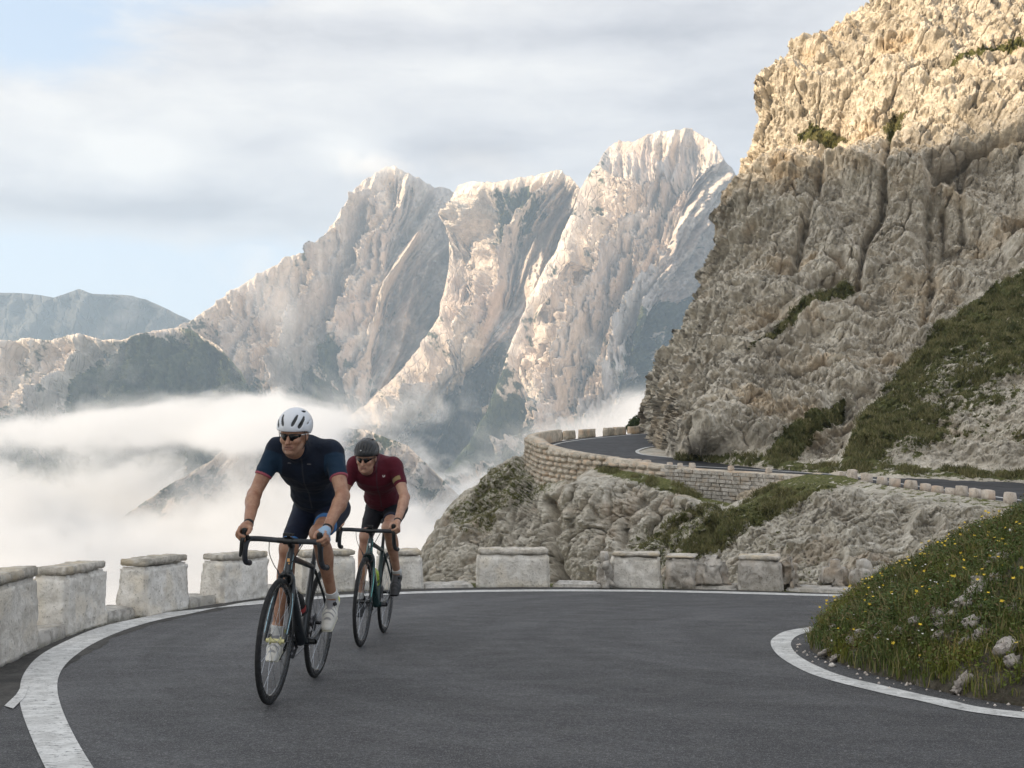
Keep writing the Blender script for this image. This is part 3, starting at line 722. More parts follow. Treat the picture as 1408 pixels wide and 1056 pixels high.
import bmesh
def rough_box(name, L, W, H, mat, parent=None, batter=0.0, bev=0.02, cell=0.06, amp=0.012, seed=0, chip=0.0, asym=0.0):
    """box on z=0, edges softened, faces uneven"""
    bm = bmesh.new(); bmesh.ops.create_cube(bm, size=1.0)
    for v in bm.verts:
        tz = v.co.z + 0.5
        v.co = Vector((v.co.x * (L - batter * 2 * tz), v.co.y * (W - batter * 2 * tz), tz * H))
    bmesh.ops.bevel(bm, geom=bm.edges[:], offset=bev, segments=2, affect='EDGES')
    for _ in range(6):
        es = [e for e in bm.edges if e.calc_length() > cell * 1.5]
        if not es: break
        bmesh.ops.subdivide_edges(bm, edges=es, cuts=1, use_grid_fill=True)
        if len(bm.verts) > 9000: break
    bmesh.ops.triangulate(bm, faces=[f for f in bm.faces if len(f.verts) > 4])
    bm.normal_update()
    co = np.array([v.co[:] for v in bm.verts]); no = np.array([v.normal[:] for v in bm.verts])
    s = seed * 3.7
    d = amp * (fbm(co / 0.16 + s, 4, 0.6) + 1.5 * perlin(co / 0.45 + s))
    if chip:
        f1, f2, c = worley(co / 0.13 + s)
        d = d + chip * (c - 0.5) - chip * 0.6 * (1 - np.minimum(f2 - f1, .3) / .3)
        e = np.sort(np.stack([L / 2 - np.abs(co[:, 0]), W / 2 - np.abs(co[:, 1]), np.minimum(H - co[:, 2], 9)], 1), axis=1)[:, 1]
        d = d - chip * 1.2 * np.clip(1 - e / 0.08, 0, 1) * np.clip(perlin(co / 0.2 + s + 9) + .4, 0, 1)
    co = co + no * d[:, None]
    for v, c in zip(bm.verts, co): v.co = c
    me = bpy.data.meshes.new(name); bm.to_mesh(me); bm.free()
    for p in me.polygons: p.use_smooth = True
    me.materials.append(mat)
    o = bpy.data.objects.new(name, me); COL.objects.link(o)
    if parent: o.parent = parent
    return o

# far road: retaining wall with stones, guard stones
def far_wall():
    root = empty('retaining_wall', (0, 0, 0))
    tag(root, 'curved rubble stone retaining wall holding up the far bend of the mountain road', 'stone wall')
    wl = offset(ro, OSG * 0.95)
    # from the middle of the tip to the right
    k0 = int(np.argmin(np.linalg.norm(ro - R(760, 606), axis=1))); k1 = int(np.argmin(np.linalg.norm(ro - R(1161, 654), axis=1)))
    wl = wl[k0:k1]
    outw = offset(ro, OSG * 1.35)[k0:k1]
    ln = np.concatenate([[0], np.cumsum(np.linalg.norm(np.diff(wl, axis=0), axis=1))]); tot = ln[-1]
    def at(s, arr): return np.array([np.interp(s, ln, arr[:, 0]), np.interp(s, ln, arr[:, 1])])
    ptop = lambda s: ZR + np.interp(s, [0, 14, 24, 30, tot], [0.85, 0.85, 0.35, 0.02, 0.02])
    inn = offset(ro, OSG * 0.60)[k0:k1]
    n = len(wl); tz = np.array([ptop(s) for s in ln]) - 0.05
    fr = offset(ro, OSG * 1.22)[k0:k1]
    V = np.stack([np.c_[inn, np.full(n, ZR - .1)], np.c_[inn, tz], np.c_[fr * .5 + inn * .5, tz + .02], np.c_[fr, tz - .02], np.c_[fr * 1.0, np.full(n, ZR - 4)]], 0)
    core = mesh_np('wall_core', V, grid_faces(5, n), M_fblock, parent=root, smooth=False)
    meshes = []
    for k in range(6):
        o = rough_box('stone', 1, 1, 1, M_fblock, bev=0.12, cell=0.6, amp=0.05, seed=k); meshes.append(o.data); bpy.data.objects.remove(o)
    rnd = random.Random(4); cnt = 0; jv = []; jf = []; jn = 0
    s = 0.2; z0 = ZR - 2.6
    for row in range(13):
        hh = 0.30; z = z0 + row * hh; s = rnd.random() * .4
        while s < tot - .5:
            w = rnd.uniform(0.5, 1.0)
            zt = ptop(s + w / 2)
            vis = 6 < s < 28 and z > ZR - 1.9
            if z + hh <= zt + .06 and vis and cnt < 296:
                a = at(s, outw); b2 = at(min(s + w, tot), outw); c = (a + b2) / 2; ang = math.atan2(b2[1] - a[1], b2[0] - a[0])
                o = bpy.data.objects.new('stone', meshes[rnd.randrange(6)]); COL.objects.link(o); o.parent = root
                inn2 = at(s + w / 2, wl); dv = (inn2 - c) / (np.linalg.norm(inn2 - c) + 1e-9)
                c = c + dv * (0.15 + rnd.uniform(-.08, .06))
                o.location = (c[0], c[1], z + .01); o.rotation_euler = (0, 0, ang); o.scale = (w - .13, 0.34, hh - rnd.uniform(.02, .08)); cnt += 1
            s += w
    for row in range(11):
        hh = .19; z = ZR - 1.95 + row * hh; s = 28 + rnd.random() * .4
        while s < tot - 1:
            w = rnd.uniform(.28, .60)
            if z + hh <= ptop(s) + .06:
                a = at(s, outw); b2 = at(min(s + w, tot), outw); c = (a + b2) / 2; ang = math.atan2(b2[1] - a[1], b2[0] - a[0]); inn2 = at(s + w / 2, wl); dv = (inn2 - c) / (np.linalg.norm(inn2 - c) + 1e-9); c = c + dv * (.19 + rnd.uniform(-.04, .03))
                co = np.array([[x, y, q] for x in (-.5, .5) for y in (-.5, .5) for q in (0, 1)]) * [w - .04, .30, hh - rnd.uniform(.02, .05)] + np.array([[rnd.uniform(-.012, .012) for _ in range(3)] for _ in range(8)])
                ca, sa = math.cos(ang), math.sin(ang); co = np.c_[co[:, 0] * ca - co[:, 1] * sa + c[0], co[:, 0] * sa + co[:, 1] * ca + c[1], co[:, 2] + z + .01]
                jf += [tuple(i + jn for i in f) for f in [(0, 1, 3, 2), (4, 6, 7, 5), (0, 4, 5, 1), (2, 3, 7, 6), (0, 2, 6, 4), (1, 5, 7, 3)]]; jv.append(co); jn += 8
            s += w
    mesh_np('masonry', np.concatenate(jv), jf, M_bould, parent=root, smooth=False)['kind'] = 'stuff'
far_wall()
def guard(px0, px1, ytop, ybase, label, grp, name='guard_stone', cat='stone block', W=0.45, seed=0, mat=None, in_off=0.55):
    a = R(px0, ybase); b = R(px1, ybase); c = (a + b) / 2
    k = int(np.argmin(np.linalg.norm(ro - c, axis=1) + (0 if True else 0)))
    tg = ro[min(k + 1, len(ro) - 1)] - ro[max(k - 1, 0)]; ang = math.atan2(tg[1], tg[0])
    L = (px1 - px0) / FPX * c[1]; H = (ybase - ytop) / FPX * c[1]
    o = rough_box(name, max(L / max(abs(math.cos(ang)), .45), .25), W, H + .1, mat or M_fblock, batter=.02, bev=.018, cell=.15, amp=.014, seed=seed, chip=.02)
    o.location = (c[0], c[1], ZR - .1); o.rotation_euler = (0, 0, ang)
    return tag(o, label, cat, grp)
GS = 'guard stones along the far side of the distant bend'
lab = ['first guard block from the curved wall end on the far side of the distant bend', 'guard block with a sunlit ochre face, second from the curved wall end', 'narrow guard block, third from the curved wall end of the distant bend',
       'fourth guard block from the curved wall end, wide and standing clear of its neighbours', 'fifth guard block from the curved wall end, joined to a longer one', 'long guard block just before the shrub on the far side of the distant bend',
       'pale low guard block beside the shrub at the distant bend', 'dark square guard block between the shrub and the cliff', 'last guard block, touching the cliff edge on the distant bend']
for i, (a, b, t0, b0) in enumerate([(743, 754, 597, 606.5), (757, 772, 595, 604), (776, 789, 592, 602.5), (797, 817, 590, 600.5), (831, 843, 588, 598.5), (844, 859, 587, 597.5), (864, 883, 586, 594.5), (885, 902, 584, 594), (910, 924, 583.6, 593.5)]):
    guard(a, b, t0, b0, lab[i], GS, seed=i)
near_posts = [(772, 7), (787, 6), (809, 8), (823, 8), (846.5, 8), (871, 7), (889, 7), (921, 6), (935, 6), (952, 7), (1005, 6), (1057, 7), (1156.5, 9), (1172, 14), (1192, 12), (1213, 11), (1230, 11), (1252.5, 12), (1273, 10), (1289, 9), (1309, 9), (1322.5, 14), (1341, 13), (1359, 13), (1389, 14)]
M_post = stone_mat('post_stone', (0.70, 0.62, 0.54), (0.50, 0.43, 0.36), (0.62, 0.46, 0.34), 3)
yb = interp([(752, 618), (761, 622), (774, 627.3), (811, 632.3), (848, 635.3), (903, 640), (958, 643.2), (1080, 650.5), (1161, 656.5), (1220, 666.5), (1308, 679), (1405, 692)])
for i, (x, h) in enumerate(near_posts):
    w = 17 if abs(x - 871) < 1 else (9 if abs(x - 889) < 1 else (5 if x < 1100 else 6.5 + (i % 3))); h = h * .92
    left = x < 1100
    ORD = ['first', 'second', 'third', 'fourth', 'fifth', 'sixth', 'seventh', 'eighth', 'ninth', 'tenth', 'eleventh', 'twelfth', 'thirteenth']
    if abs(x - 871) < 1: l, g = 'widest pale guard stone in the row on top of the retaining wall', 'small guard stones on the retaining wall'
    elif left: l, g = ORD[i] + ' squat guard stone along the top of the retaining wall, counted from the curved tip', 'small guard stones on the retaining wall'
    else: l, g = ORD[i - 12] + ' guard stone above the grey rocky slope, counted from the grassy mound', 'guard stones above the grey scree slope'
    guard(x - w / 2, x + w / 2, yb(x) - h, yb(x) + .5, l, g, name='guard_stone', W=.32, seed=40 + i, mat=M_post)

# shrub beside the cliff at the far bend
def leaf_cloud(name, centers, radii, n, size, mat, parent=None, seed=0, squash=.8):
    r = np.random.default_rng(seed); cs = np.asarray(centers); k = r.integers(0, len(cs), n)
    dv = r.normal(size=(n, 3)); dv /= np.linalg.norm(dv, axis=1)[:, None]
    rr = np.asarray(radii)[k] * (r.random(n) ** 0.45)
    c = cs[k] + dv * rr[:, None] * np.array([1, 1, squash])
    a = r.normal(size=(n, 3)); a /= np.linalg.norm(a, axis=1)[:, None]
    b = np.cross(a, r.normal(size=(n, 3))); b /= np.linalg.norm(b, axis=1)[:, None]
    s = size * r.uniform(.6, 1.4, n)[:, None]
    V = np.stack([c - a * s, c + b * s * .45, c + a * s, c - b * s * .45], 1)
    return mesh_np(name, V.reshape(-1, 3), np.arange(n * 4).reshape(-1, 4), mat, parent=parent, smooth=False)
def f_leaf(t, b):
    p = t.pos(); n = t.noise(p, 5, 3, .6)
    t.set(b.inputs['Base Color'], t.mix(t.mapr(n, .35, .65), (0.035, 0.055, 0.018), (0.085, 0.11, 0.035)))
    b.inputs['Roughness'].default_value = .7; b.inputs['Specular IOR Level'].default_value = .25
M_leaf = material('shrub_leaf', f_leaf)
def f_tuft(t, b):
    p = t.pos(); n = t.noise(p, 1.1, 3, .6); r = t.attr('rnd')
    c = t.mix(t.mapr(n, .38, .62), (0.095, 0.100, 0.036), (0.20, 0.185, 0.080)); c = t.mix(t.mapr(r, .6, 1, 0, .8), c, (0.28, 0.24, 0.13)); c = t.mix(t.mapr(r, 0, .3, .7, 0), c, (0.07, 0.08, 0.03))
    t.set(b.inputs['Base Color'], c); b.inputs['Roughness'].default_value = .8; b.inputs['Specular IOR Level'].default_value = .15
M_tuft = material('tuft_grass', f_tuft)
def tufts(name, pg, n, h, seed, cond):
    Pd, g = pg; r = np.random.default_rng(seed); m = (g > .46) & cond(Pd); idx = np.argwhere(m)
    if len(idx) == 0: return
    w = Pd[..., 1][m]; w = w / w.sum(); k = idx[r.choice(len(idx), n, p=w)]
    c = Pd[k[:, 0], k[:, 1]]; ok = (g[k[:, 0], k[:, 1]] + 1.0 * fbm(c / 1.3, 4, .6, 5)) > .84; c = c[ok]
    c = np.repeat(c, 7, 0) + r.normal(0, .10, (len(c) * 7, 3)) * [1, 1, .35]; m_ = len(c); a = r.uniform(0, 6.28, m_)
    hh = h * r.uniform(.4, 1.3, m_); side = np.c_[np.cos(a), np.sin(a), 0 * a] * (hh * .10)[:, None]; b2 = r.uniform(0, 6.28, m_); tip = np.c_[np.cos(b2) * .55, np.sin(b2) * .55, np.ones(m_)] * hh[:, None]
    V = np.stack([c - side, c + side, c + tip + side * .3, c + tip - side * .3], 1)
    return tag(mesh_np(name, V.reshape(-1, 3), np.arange(m_ * 4).reshape(-1, 4), M_tuft, smooth=False, attrs={'rnd': np.repeat(r.random(m_), 4)}), kind='stuff')
tufts('grass_tufts', cliff_pg, 26000, .17, 3, lambda P_: (P_[..., 2] < 22))
tufts('grass_tufts', spur_pg, 16000, .12, 4, lambda P_: P_[..., 2] < -4.35)

sh = empty('shrub', (12.0, 108, -4.4)); tag(sh, 'small dark green shrub clinging to the foot of the cliff behind the guard stones', 'shrub')
c0 = P(879, 577, 107.5) - np.array([12.0, 108, -4.4])
cl = leaf_cloud('foliage', [c0 + np.array(v) for v in [(0, 0, 0), (-.5, 0, -.3), (.5, 0, .1), (.1, -.3, -.6), (-.8, .2, -.8), (.6, 0, -.7)]], [.65, .55, .6, .8, .5, .6], 3500, .10, M_leaf, parent=sh, seed=5)
stem = rough_box('stem', .12, .12, 2.2, M_bould, parent=sh, bev=.02, cell=.4, amp=.02); stem.location = (c0[0], c0[1], -.9)

# ================================================================== near road
OUT = [(-1.6, 3.2), (-2.55, 4.7), (-3.15, 6.3)] + [tuple(G(*p)) for p in [(27, 905), (125, 865), (231, 842), (338, 825), (440, 815.5), (565, 810), (700, 807.5), (860, 808.5), (960, 810.5), (1045, 812.5), (1170, 816.5)]] + [(6.0, 13.7), (9, 13.2), (14, 12.6)]
par = smooth_poly(OUT, 400)          # front foot of the parapet
rd = np.vstack([par, [(14, 0.4), (3, -3), (-1.0, 0.2)]])
tag(poly_sheet('road', rd, lambda y: gz(y), M_asph), kind='structure')
zg = lambda dz: (lambda p: gz(p[:, 1]) + dz)
lo = [(130, 1180), (92, 1110), (62, 1056), (42, 1012), (29, 975), (27, 950), (34, 925), (56, 901), (95, 880), (140, 862), (200, 848.5), (270, 836.5)]
li = [(215, 1180), (165, 1110), (128, 1056), (104, 1016), (87, 980), (79, 950), (83, 925), (101, 904), (133, 883), (176, 865), (222, 852), (286, 839.5)]
pa = smooth_poly([G(*p) for p in lo], 120); pb = smooth_poly([G(*p) for p in li], 120)
far_c = [(350, 829.5), (440, 822), (560, 815.5), (700, 812.5), (860, 812.5), (1000, 815), (1150, 819)]
fc = smooth_poly([G(*p) for p in far_c] + [(6.0, 13.3), (9, 12.8)], 160)
fa = offset(fc, 0.16); fb = offset(fc, -0.16)
if np.linalg.norm(fa[0] - pa[-1]) > np.linalg.norm(fb[0] - pa[-1]): fa, fb = fb, fa
A = smooth_poly(np.vstack([pa[::6], fa[::8]]), 420); B = smooth_poly(np.vstack([pb[::6], fb[::8]]), 420)
strip('edge_line', A, B, zg(0.004), M_paint)
ea = [(1420, 990), (1253, 962), (1189, 948), (1135, 934), (1101, 921), (1071, 902.5), (1060, 887), (1064, 877), (1084, 867.5), (1130, 861), (1200, 855), (1290, 851)]
eb = [(1420, 981), (1303, 963), (1219, 944.5), (1162, 931), (1125, 917), (1098, 902), (1088, 889), (1090, 880), (1101, 873), (1130, 866.5), (1200, 859.5), (1290, 855)]
ga = [np.array([6.5, 4.6]), np.array([4.2, 5.0])] + [G(*p) for p in ea]; gb = [np.array([6.5, 4.8]), np.array([4.2, 5.2])] + [G(*p) for p in eb]
strip('edge_line', smooth_poly(ga, 200), smooth_poly(gb, 200), zg(0.004), M_paint)

sp_ = [G(*q) for q in [(6, 972), (22, 957), (32, 940), (40, 944), (34, 960), (18, 976)]]
tag(poly_sheet('paint_patch', [(a[0], a[1]) for a in sp_], lambda y: gz(y) + .007, M_paint), kind='structure')
# dark gravelly strip between the line and the parapet
def f_grit(t, b):
    p = t.pos(); n1 = t.noise(p, 4, 6, .7, .5); n2 = t.noise(p, 90, 4, .7)
    c = t.mix(t.mapr(n1, .38, .62), (0.030, 0.028, 0.026), (0.075, 0.070, 0.064)); c = t.mix(t.mapr(n2, .55, .7, 0, .5), c, (.16, .15, .14))
    t.set(b.inputs['Base Color'], c); b.inputs['Roughness'].default_value = .9; t.set(b.inputs['Normal'], t.bump(n2, .9, .012))
M_grit = material('grit', f_grit)
k_in = smooth_poly(np.vstack([offset(par, 0.0)[::10]]), 300)
gr_in = offset(k_in, 0.42)
if np.linalg.norm(gr_in[150] - np.array([1, 9])) > np.linalg.norm(k_in[150] - np.array([1, 9])): gr_in = offset(k_in, -0.42); NS = 1
else: NS = -1
wv = 0.05 * fbm(np.c_[gr_in * 2.0, np.zeros(len(gr_in))], 3) - 0.0
wv -= 0.26 * sstep(0.2, 0.75, np.linspace(0, 1, 300)) 
gr_in = offset(k_in, -NS * 0.42) + (offset(k_in, -NS * (1.42)) - offset(k_in, -NS * .42)) * wv[:, None]
strip('road_shoulder', k_in, gr_in, zg(0.002), M_grit)

# falling ground outside the parapet
hs = []
for w_, dz in [(0.0, -.02), (0.5, -.03), (0.8, -.2), (1.6, -1.6), (4, -5), (12, -14), (30, -34), (80, -75)]:
    q = offset(k_in, NS * w_); z = gz(k_in[:, 1]) + dz + (.25 if w_ > 1 else 0.02) * fbm(np.c_[q / 2.0, q[:, :1] * 0], 4)
    keep = np.c_[q, z]; hs.append(keep)
hs = np.array(hs)
# keep it from folding over itself on the outside of the bend and from crossing the ravine's far side
hs[5:, :, 0] = hs[5:, :, 0] * 1.0
hs[..., 1] = np.minimum(hs[..., 1], 26)
tag(mesh_np('hillside', hs, grid_faces(*hs.shape[:2]), M_rock2, attrs={'grass': np.full(hs.shape[:2], .75)}), kind='structure')

# ---------------- parapet blocks
def near_z(xy): return gz(xy[1])
def block(name, p0, p1, H, label, seed, W=0.33, cap=0.072, cat='stone block', grp='parapet blocks along the outer edge of the bend', mat=None, capmat=None, chip=.012, batter=.02):
    a = G(*p0); b = G(*p1); L = float(np.linalg.norm(b - a)); dv = (b - a) / L; nrm = np.array([-dv[1], dv[0]])
    if nrm @ (a - np.array([0.5, 9])) < 0: nrm = -nrm
    c = (a + b) / 2 + nrm * W / 2
    ang = math.atan2(dv[1], dv[0])
    root = empty(name, (c[0], c[1], gz(c[1]) - 0.03)); root.rotation_euler = (0, 0, ang)
    z0, z1 = gz(a[1]), gz(b[1])
    root.rotation_euler = (Matrix.Rotation(ang, 4, 'Z') @ Matrix.Rotation(-math.atan2(z1 - z0, L) * 0.9, 4, 'Y')).to_euler()
    tag(root, label, cat, grp)
    body = rough_box('block_body', L, W, H - cap + .03, mat or M_block, parent=root, batter=batter, bev=.025, cell=.035, amp=.010, seed=seed, chip=chip)
    if cap:
        cp = rough_box('coping', L - batter * 2 - .012, W - batter * 2 - .010, cap, capmat or M_cap, parent=root, bev=.010, cell=.025, amp=.004, seed=seed + 50, chip=.010)
        cp.location = (0, 0, H - cap + .034)
    return root
blocks = [((-45, 940), (55, 893), .60, 'parapet block cut by the photo edge, nearest to the camera'),
          ((92, 875), (149, 857.5), .56, 'tapered pale parapet block beside the white line, second along the wall'),
          ((201, 848.5), (261, 835.5), .55, 'pale parapet block with a pitted face, third along, ochre stain on its end'),
          ((306, 830), (371, 820.5), .53, 'pale parapet block just behind the hand of the rider in the navy jersey'),
          ((415, 816.5), (491, 812), .51, 'parapet block between the two riders'),
          ((520, 811), (583, 809.5), .50, 'parapet block directly behind the rider in the maroon jersey'),
          ((655, 807.5), (757, 807), .50, 'long whitewashed parapet block standing alone below the rock gully')]
for i, (p0, p1, H, l) in enumerate(blocks): block('parapet_block', p0, p1, H, l, i + 1)
block('parapet_block', (914, 809.2), (957, 810.3), .43, 'rough brown block with a thin slab on top, beside the broken mossy one', 21, cap=.035, chip=.05, mat=M_bould, batter=.01)
block('parapet_block', (838, 808.3), (912, 809), .46, 'broken parapet block with a mossy crumbling end', 20, cap=.05, chip=.03, batter=.03)
block('parapet_block', (1013, 811.5), (1078, 812.5), .44, 'grey brown parapet block nearest to the flower bank', 22, cap=.06, chip=.02, mat=M_bould)

def kerb(p0, p1, label, seed, H=.10, W=.36):
    a = G(*p0); b = G(*p1); L = float(np.linalg.norm(b - a)); dv = (b - a) / L; nrm = np.array([-dv[1], dv[0]])
    if nrm @ (a - np.array([0.5, 9])) < 0: nrm = -nrm
    c = (a + b) / 2 + nrm * (W / 2 + .03); ang = math.atan2(dv[1], dv[0])
    o = rough_box('kerb_stone', L - .01, W, H + .05, M_kerb, bev=.015, cell=.05, amp=.008, seed=seed, chip=.008)
    o.location = (c[0], c[1], gz(c[1]) - .05)
    o.rotation_euler = (Matrix.Rotation(ang, 4, 'Z') @ Matrix.Rotation(-math.atan2(gz(b[1]) - gz(a[1]), L), 4, 'Y')).to_euler()
    return tag(o, label, 'kerb stone', 'kerb stones between the parapet blocks')
for i, (p0, p1, l) in enumerate([((56, 892), (96, 875), 'low kerb slab between the two nearest parapet blocks'), ((152, 857), (199, 846), 'sunlit kerb slab right of the second parapet block'),
                                 ((263, 836), (305, 829), 'kerb slab in the gap left of the navy rider'), ((372, 820), (414, 816), 'kerb slab in the gap behind the navy rider'), ((492, 812), (519, 810.5), 'short kerb slab in the gap behind the maroon rider'),
                                 ((584, 809.5), (654, 807.5), 'long low kerb in the open gap right of the maroon rider'), ((758, 807), (844, 808.5), 'low kerb in the gap below the dark rock cleft'),
                                 ((912, 809), (1012, 811.5), 'low kerb in front of the rubble wall'), ((1079, 812.5), (1190, 817), 'low kerb running behind the tip of the flower bank')]):
    kerb(p0, p1, l, 60 + i, H=.10 if i < 5 else .05)

def boulder(px0, px1, ytop, ybase, label, seed, back=.25, mat=None, grp='rubble behind the parapet', name='boulder'):
    a = G(px0, ybase); b = G(px1, ybase); c = (a + b) / 2; L = (px1 - px0) / FPX * c[1]; H = (ybase - ytop) / FPX * c[1]
    o = rough_box(name, L, .45, H + .06, mat or M_bould, bev=.09, cell=.04, amp=.035, seed=seed, chip=.05, batter=.05)
    o.location = (c[0], c[1] + back, gz(c[1]) - .06)
    return tag(o, label, 'rock', grp)
for i, (x0, x1, yt, l, bk) in enumerate([(820, 847, 766, 'crumbling rubble at the mossy end of the broken parapet block', .30),                                           (958, 1012, 768, 'big rounded pale boulder between two parapet blocks', .40), (1078, 1108, 770, 'rough end of the grey brown block nearest to the flower bank', .30),
                                          (1136, 1180, 776, 'grey boulder wall piece half hidden behind the flower bank', .35), (1176, 1222, 779, 'last boulder of the parapet, behind the yellow flowers', .35)]):
    boulder(x0, x1, yt, 811 + i, l, 80 + i, bk)
# ================================================================== flower bank on the inside of the bend
bank_edge = smooth_poly([(7.0, 4.9), (4.6, 5.1), (3.4, 5.5)] + [tuple(G(*p)) for p in [(1408, 972), (1290, 950), (1189, 924), (1128, 903), (1113, 888), (1132, 868)]] + [(3.1, 10.75), (3.8, 11.2), (5.2, 11.5), (8.0, 11.4)], 240)
def bank_z(X, Y):
    d = line_dist(X, Y, bank_edge[::3])
    poly = np.vstack([bank_edge[::3], [(8.0, 8.0)]])
    ins = poly_mask(X, Y, poly, 1e-4) > .5
    d = np.where(ins, d, -d)
    dd = np.maximum(d, 0)
    h = 0.10 * (1 - np.exp(-dd / 0.10)) + 0.63 * dd - 0.045 * dd ** 2
    p3 = np.stack([X, Y, X * 0], -1)
    h = h + sstep(0, .35, dd) * (0.085 * fbm(p3 / 0.45, 4, .6, 5) + 0.10 * perlin(p3 / 1.3))
    h = np.where(d > 0, h, -0.06)
    return gz(Y) + h, d
nx, ny = 300, 330
BX, BY = np.meshgrid(np.linspace(2.15, 8.0, nx), np.linspace(4.9, 11.6, ny))
BZ, BD = bank_z(BX, BY)
def f_soil(t, b):
    p = t.pos(); n1 = t.noise(p, 6, 6, .7, .4); n2 = t.noise(p, 45, 4, .7)
    c = t.ramp(n1, [(.35, (0.055, 0.045, 0.032)), (.55, (0.11, 0.095, 0.07)), (.7, (0.24, 0.215, 0.18))])
    c = t.mix(t.mapr(n2, .5, .7, 0, .7), c, (.035, .045, .018))
    t.set(b.inputs['Base Color'], c); b.inputs['Roughness'].default_value = .95; t.set(b.inputs['Normal'], t.bump(n2, .9, .03))
M_soil = material('soil', f_soil)
tag(mesh_np('bank', np.stack([BX, BY, BZ], -1), grid_faces(ny, nx), M_soil), kind='structure')

rg = np.random.default_rng(12)
def bank_pts(n, dmin=0.0, visible=True, dens=None):
    out = []
    while len(out) < n:
        x = rg.uniform(2.2, 7.6, n * 2); y = rg.uniform(4.9, 11.4, n * 2)
        z, d = bank_z(x, y)
        px = 704 + x / y * FPX
        k = (d > dmin) & ((px < 1470) | ((px < 2300) & (rg.random(len(x)) < .35)))
        if dens is not None: k &= rg.random(len(x)) < dens(x, y)
        out += list(np.stack([x, y, z], -1)[k])
    return np.array(out[:n])
def patch_noise(x, y): return fbm(np.stack([x / .55 + y * .3, y / .55, x * 0], -1), 3, .5, 33)
def rockiness(x, y):          # bare stony patches running up the slope
    return sstep(0.25, 0.6, fbm(np.stack([(x * .9 - y * .2) / .8, (y * .5 + x * .6) / .7, x * 0], -1), 3, .55, 61) + 0.18 * np.exp(-((x - 3.1 - 0.35 * (y - 7)) / .35) ** 2))
def blades(name, n, h0, h1, w, mat, dmin=0.01, dens=None, lean=.5, tuft=7):
    m = n // tuft
    base = bank_pts(m, dmin, dens=dens)
    base = np.repeat(base, tuft, 0) + np.c_[rg.normal(0, .018, (m * tuft, 2)), np.zeros(m * tuft)]
    n = len(base)
    hh = np.repeat(rg.uniform(h0, h1, m), tuft) * rg.uniform(.6, 1.15, n)
    a = rg.uniform(0, 2 * np.pi, n); ln = rg.uniform(.1, lean, n)
    dx = np.c_[np.cos(a), np.sin(a), np.zeros(n)]; b2 = rg.uniform(0, 2 * np.pi, n)
    side = np.c_[np.cos(b2), np.sin(b2), np.zeros(n)] * (w * rg.uniform(.6, 1.4, n))[:, None]
    p0 = base - [0, 0, .01]; p1 = base + dx * (hh * ln * .4)[:, None] + np.array([0, 0, 1]) * (hh * .6)[:, None]
    p2 = base + dx * (hh * ln * 1.1)[:, None] + np.array([0, 0, 1]) * (hh * (1 - .3 * ln))[:, None]
    V = np.stack([p0 - side, p0 + side, p1 + side * .8, p1 - side * .8, p2 + side * .12, p2 - side * .12], 1).reshape(-1, 3)
    i = np.arange(n)[:, None] * 6
    F = np.concatenate([i + [0, 1, 2, 3], i + [3, 2, 4, 5]], 0)
    t = np.tile([0, 0, .55, .55, 1, 1], n); r = np.repeat(rg.random(n), 6)
    return mesh_np(name, V, F, mat, smooth=False, attrs={'tip': t, 'rnd': r})
def f_grass(cols):
    def f(t, b):
        r = t.attr('rnd'); tp = t.attr('tip'); n = t.noise(t.pos(), 2.2, 3, .6)
        c = t.mix(t.mapr(r, 0, 1, smooth=False), cols[0], cols[1]); c = t.mix(t.mapr(n, .42, .62, 0, .8), c, cols[2])
        pn = t.noise(t.mapping(t.pos(), (3, 5, 1)), 1.1, 4, .6); c = t.mix(t.mapr(pn, .48, .62, 0, .75), c, t.mix(1.0, c, (1.75, 1.40, .75), 'MULTIPLY'))
        c = t.mix(t.mapr(r, .80, .84), c, cols[3])
        t.set(b.inputs['Base Color'], c)
        b.inputs['Roughness'].default_value = .6; b.inputs['Specular IOR Level'].default_value = .3
    return f
M_grass = material('grass_blade', f_grass([(0.065, 0.095, 0.022), (0.14, 0.17, 0.045), (0.11, 0.14, 0.03), (0.28, 0.24, 0.10)]))
M_herb = material('herb_leaf', f_grass([(0.050, 0.085, 0.020), (0.12, 0.16, 0.045), (0.08, 0.115, 0.028), (0.15, 0.11, 0.05)]))
gd = lambda x, y: np.clip(1.05 - rockiness(x, y) * .55, .3, 1)
tag(blades('grass', 110000, .045, .13, .0028, M_grass, dens=gd), kind='stuff')
tag(blades('dry_grass', 11000, .09, .24, .0017, material('dry_grass', f_grass([(0.20, 0.17, 0.08), (0.30, 0.26, 0.13), (0.16, 0.15, 0.06), (0.10, 0.12, 0.04)])), dens=gd, lean=.8), kind='stuff')
def herbs(name, n, leaves, size, mat, seed, zr=(.02, .10)):
    r = np.random.default_rng(seed); c = bank_pts(n, .03, dens=gd)
    c = np.repeat(c, leaves, 0); m = len(c)
    c = c + r.normal(0, .028, (m, 3)) * [1, 1, .5] + np.c_[np.zeros((m, 2)), r.uniform(*zr, m)]
    a = r.normal(size=(m, 3)); a[:, 2] = np.abs(a[:, 2]) * .6; a /= np.linalg.norm(a, axis=1)[:, None]
    b = np.cross(a, r.normal(size=(m, 3))); b /= np.linalg.norm(b, axis=1)[:, None]
    s = size * r.uniform(.5, 1.4, m)[:, None]
    V = np.stack([c - a * s, c + b * s * .4 - a * s * .1, c + a * s, c - b * s * .4 - a * s * .1], 1)
    return mesh_np(name, V.reshape(-1, 3), np.arange(m * 4).reshape(-1, 4), mat, smooth=False, attrs={'rnd': np.repeat(r.random(m), 4), 'tip': np.zeros(m * 4)})
tag(herbs('ground_plants', 6000, 22, .012, M_herb, 3), kind='stuff')
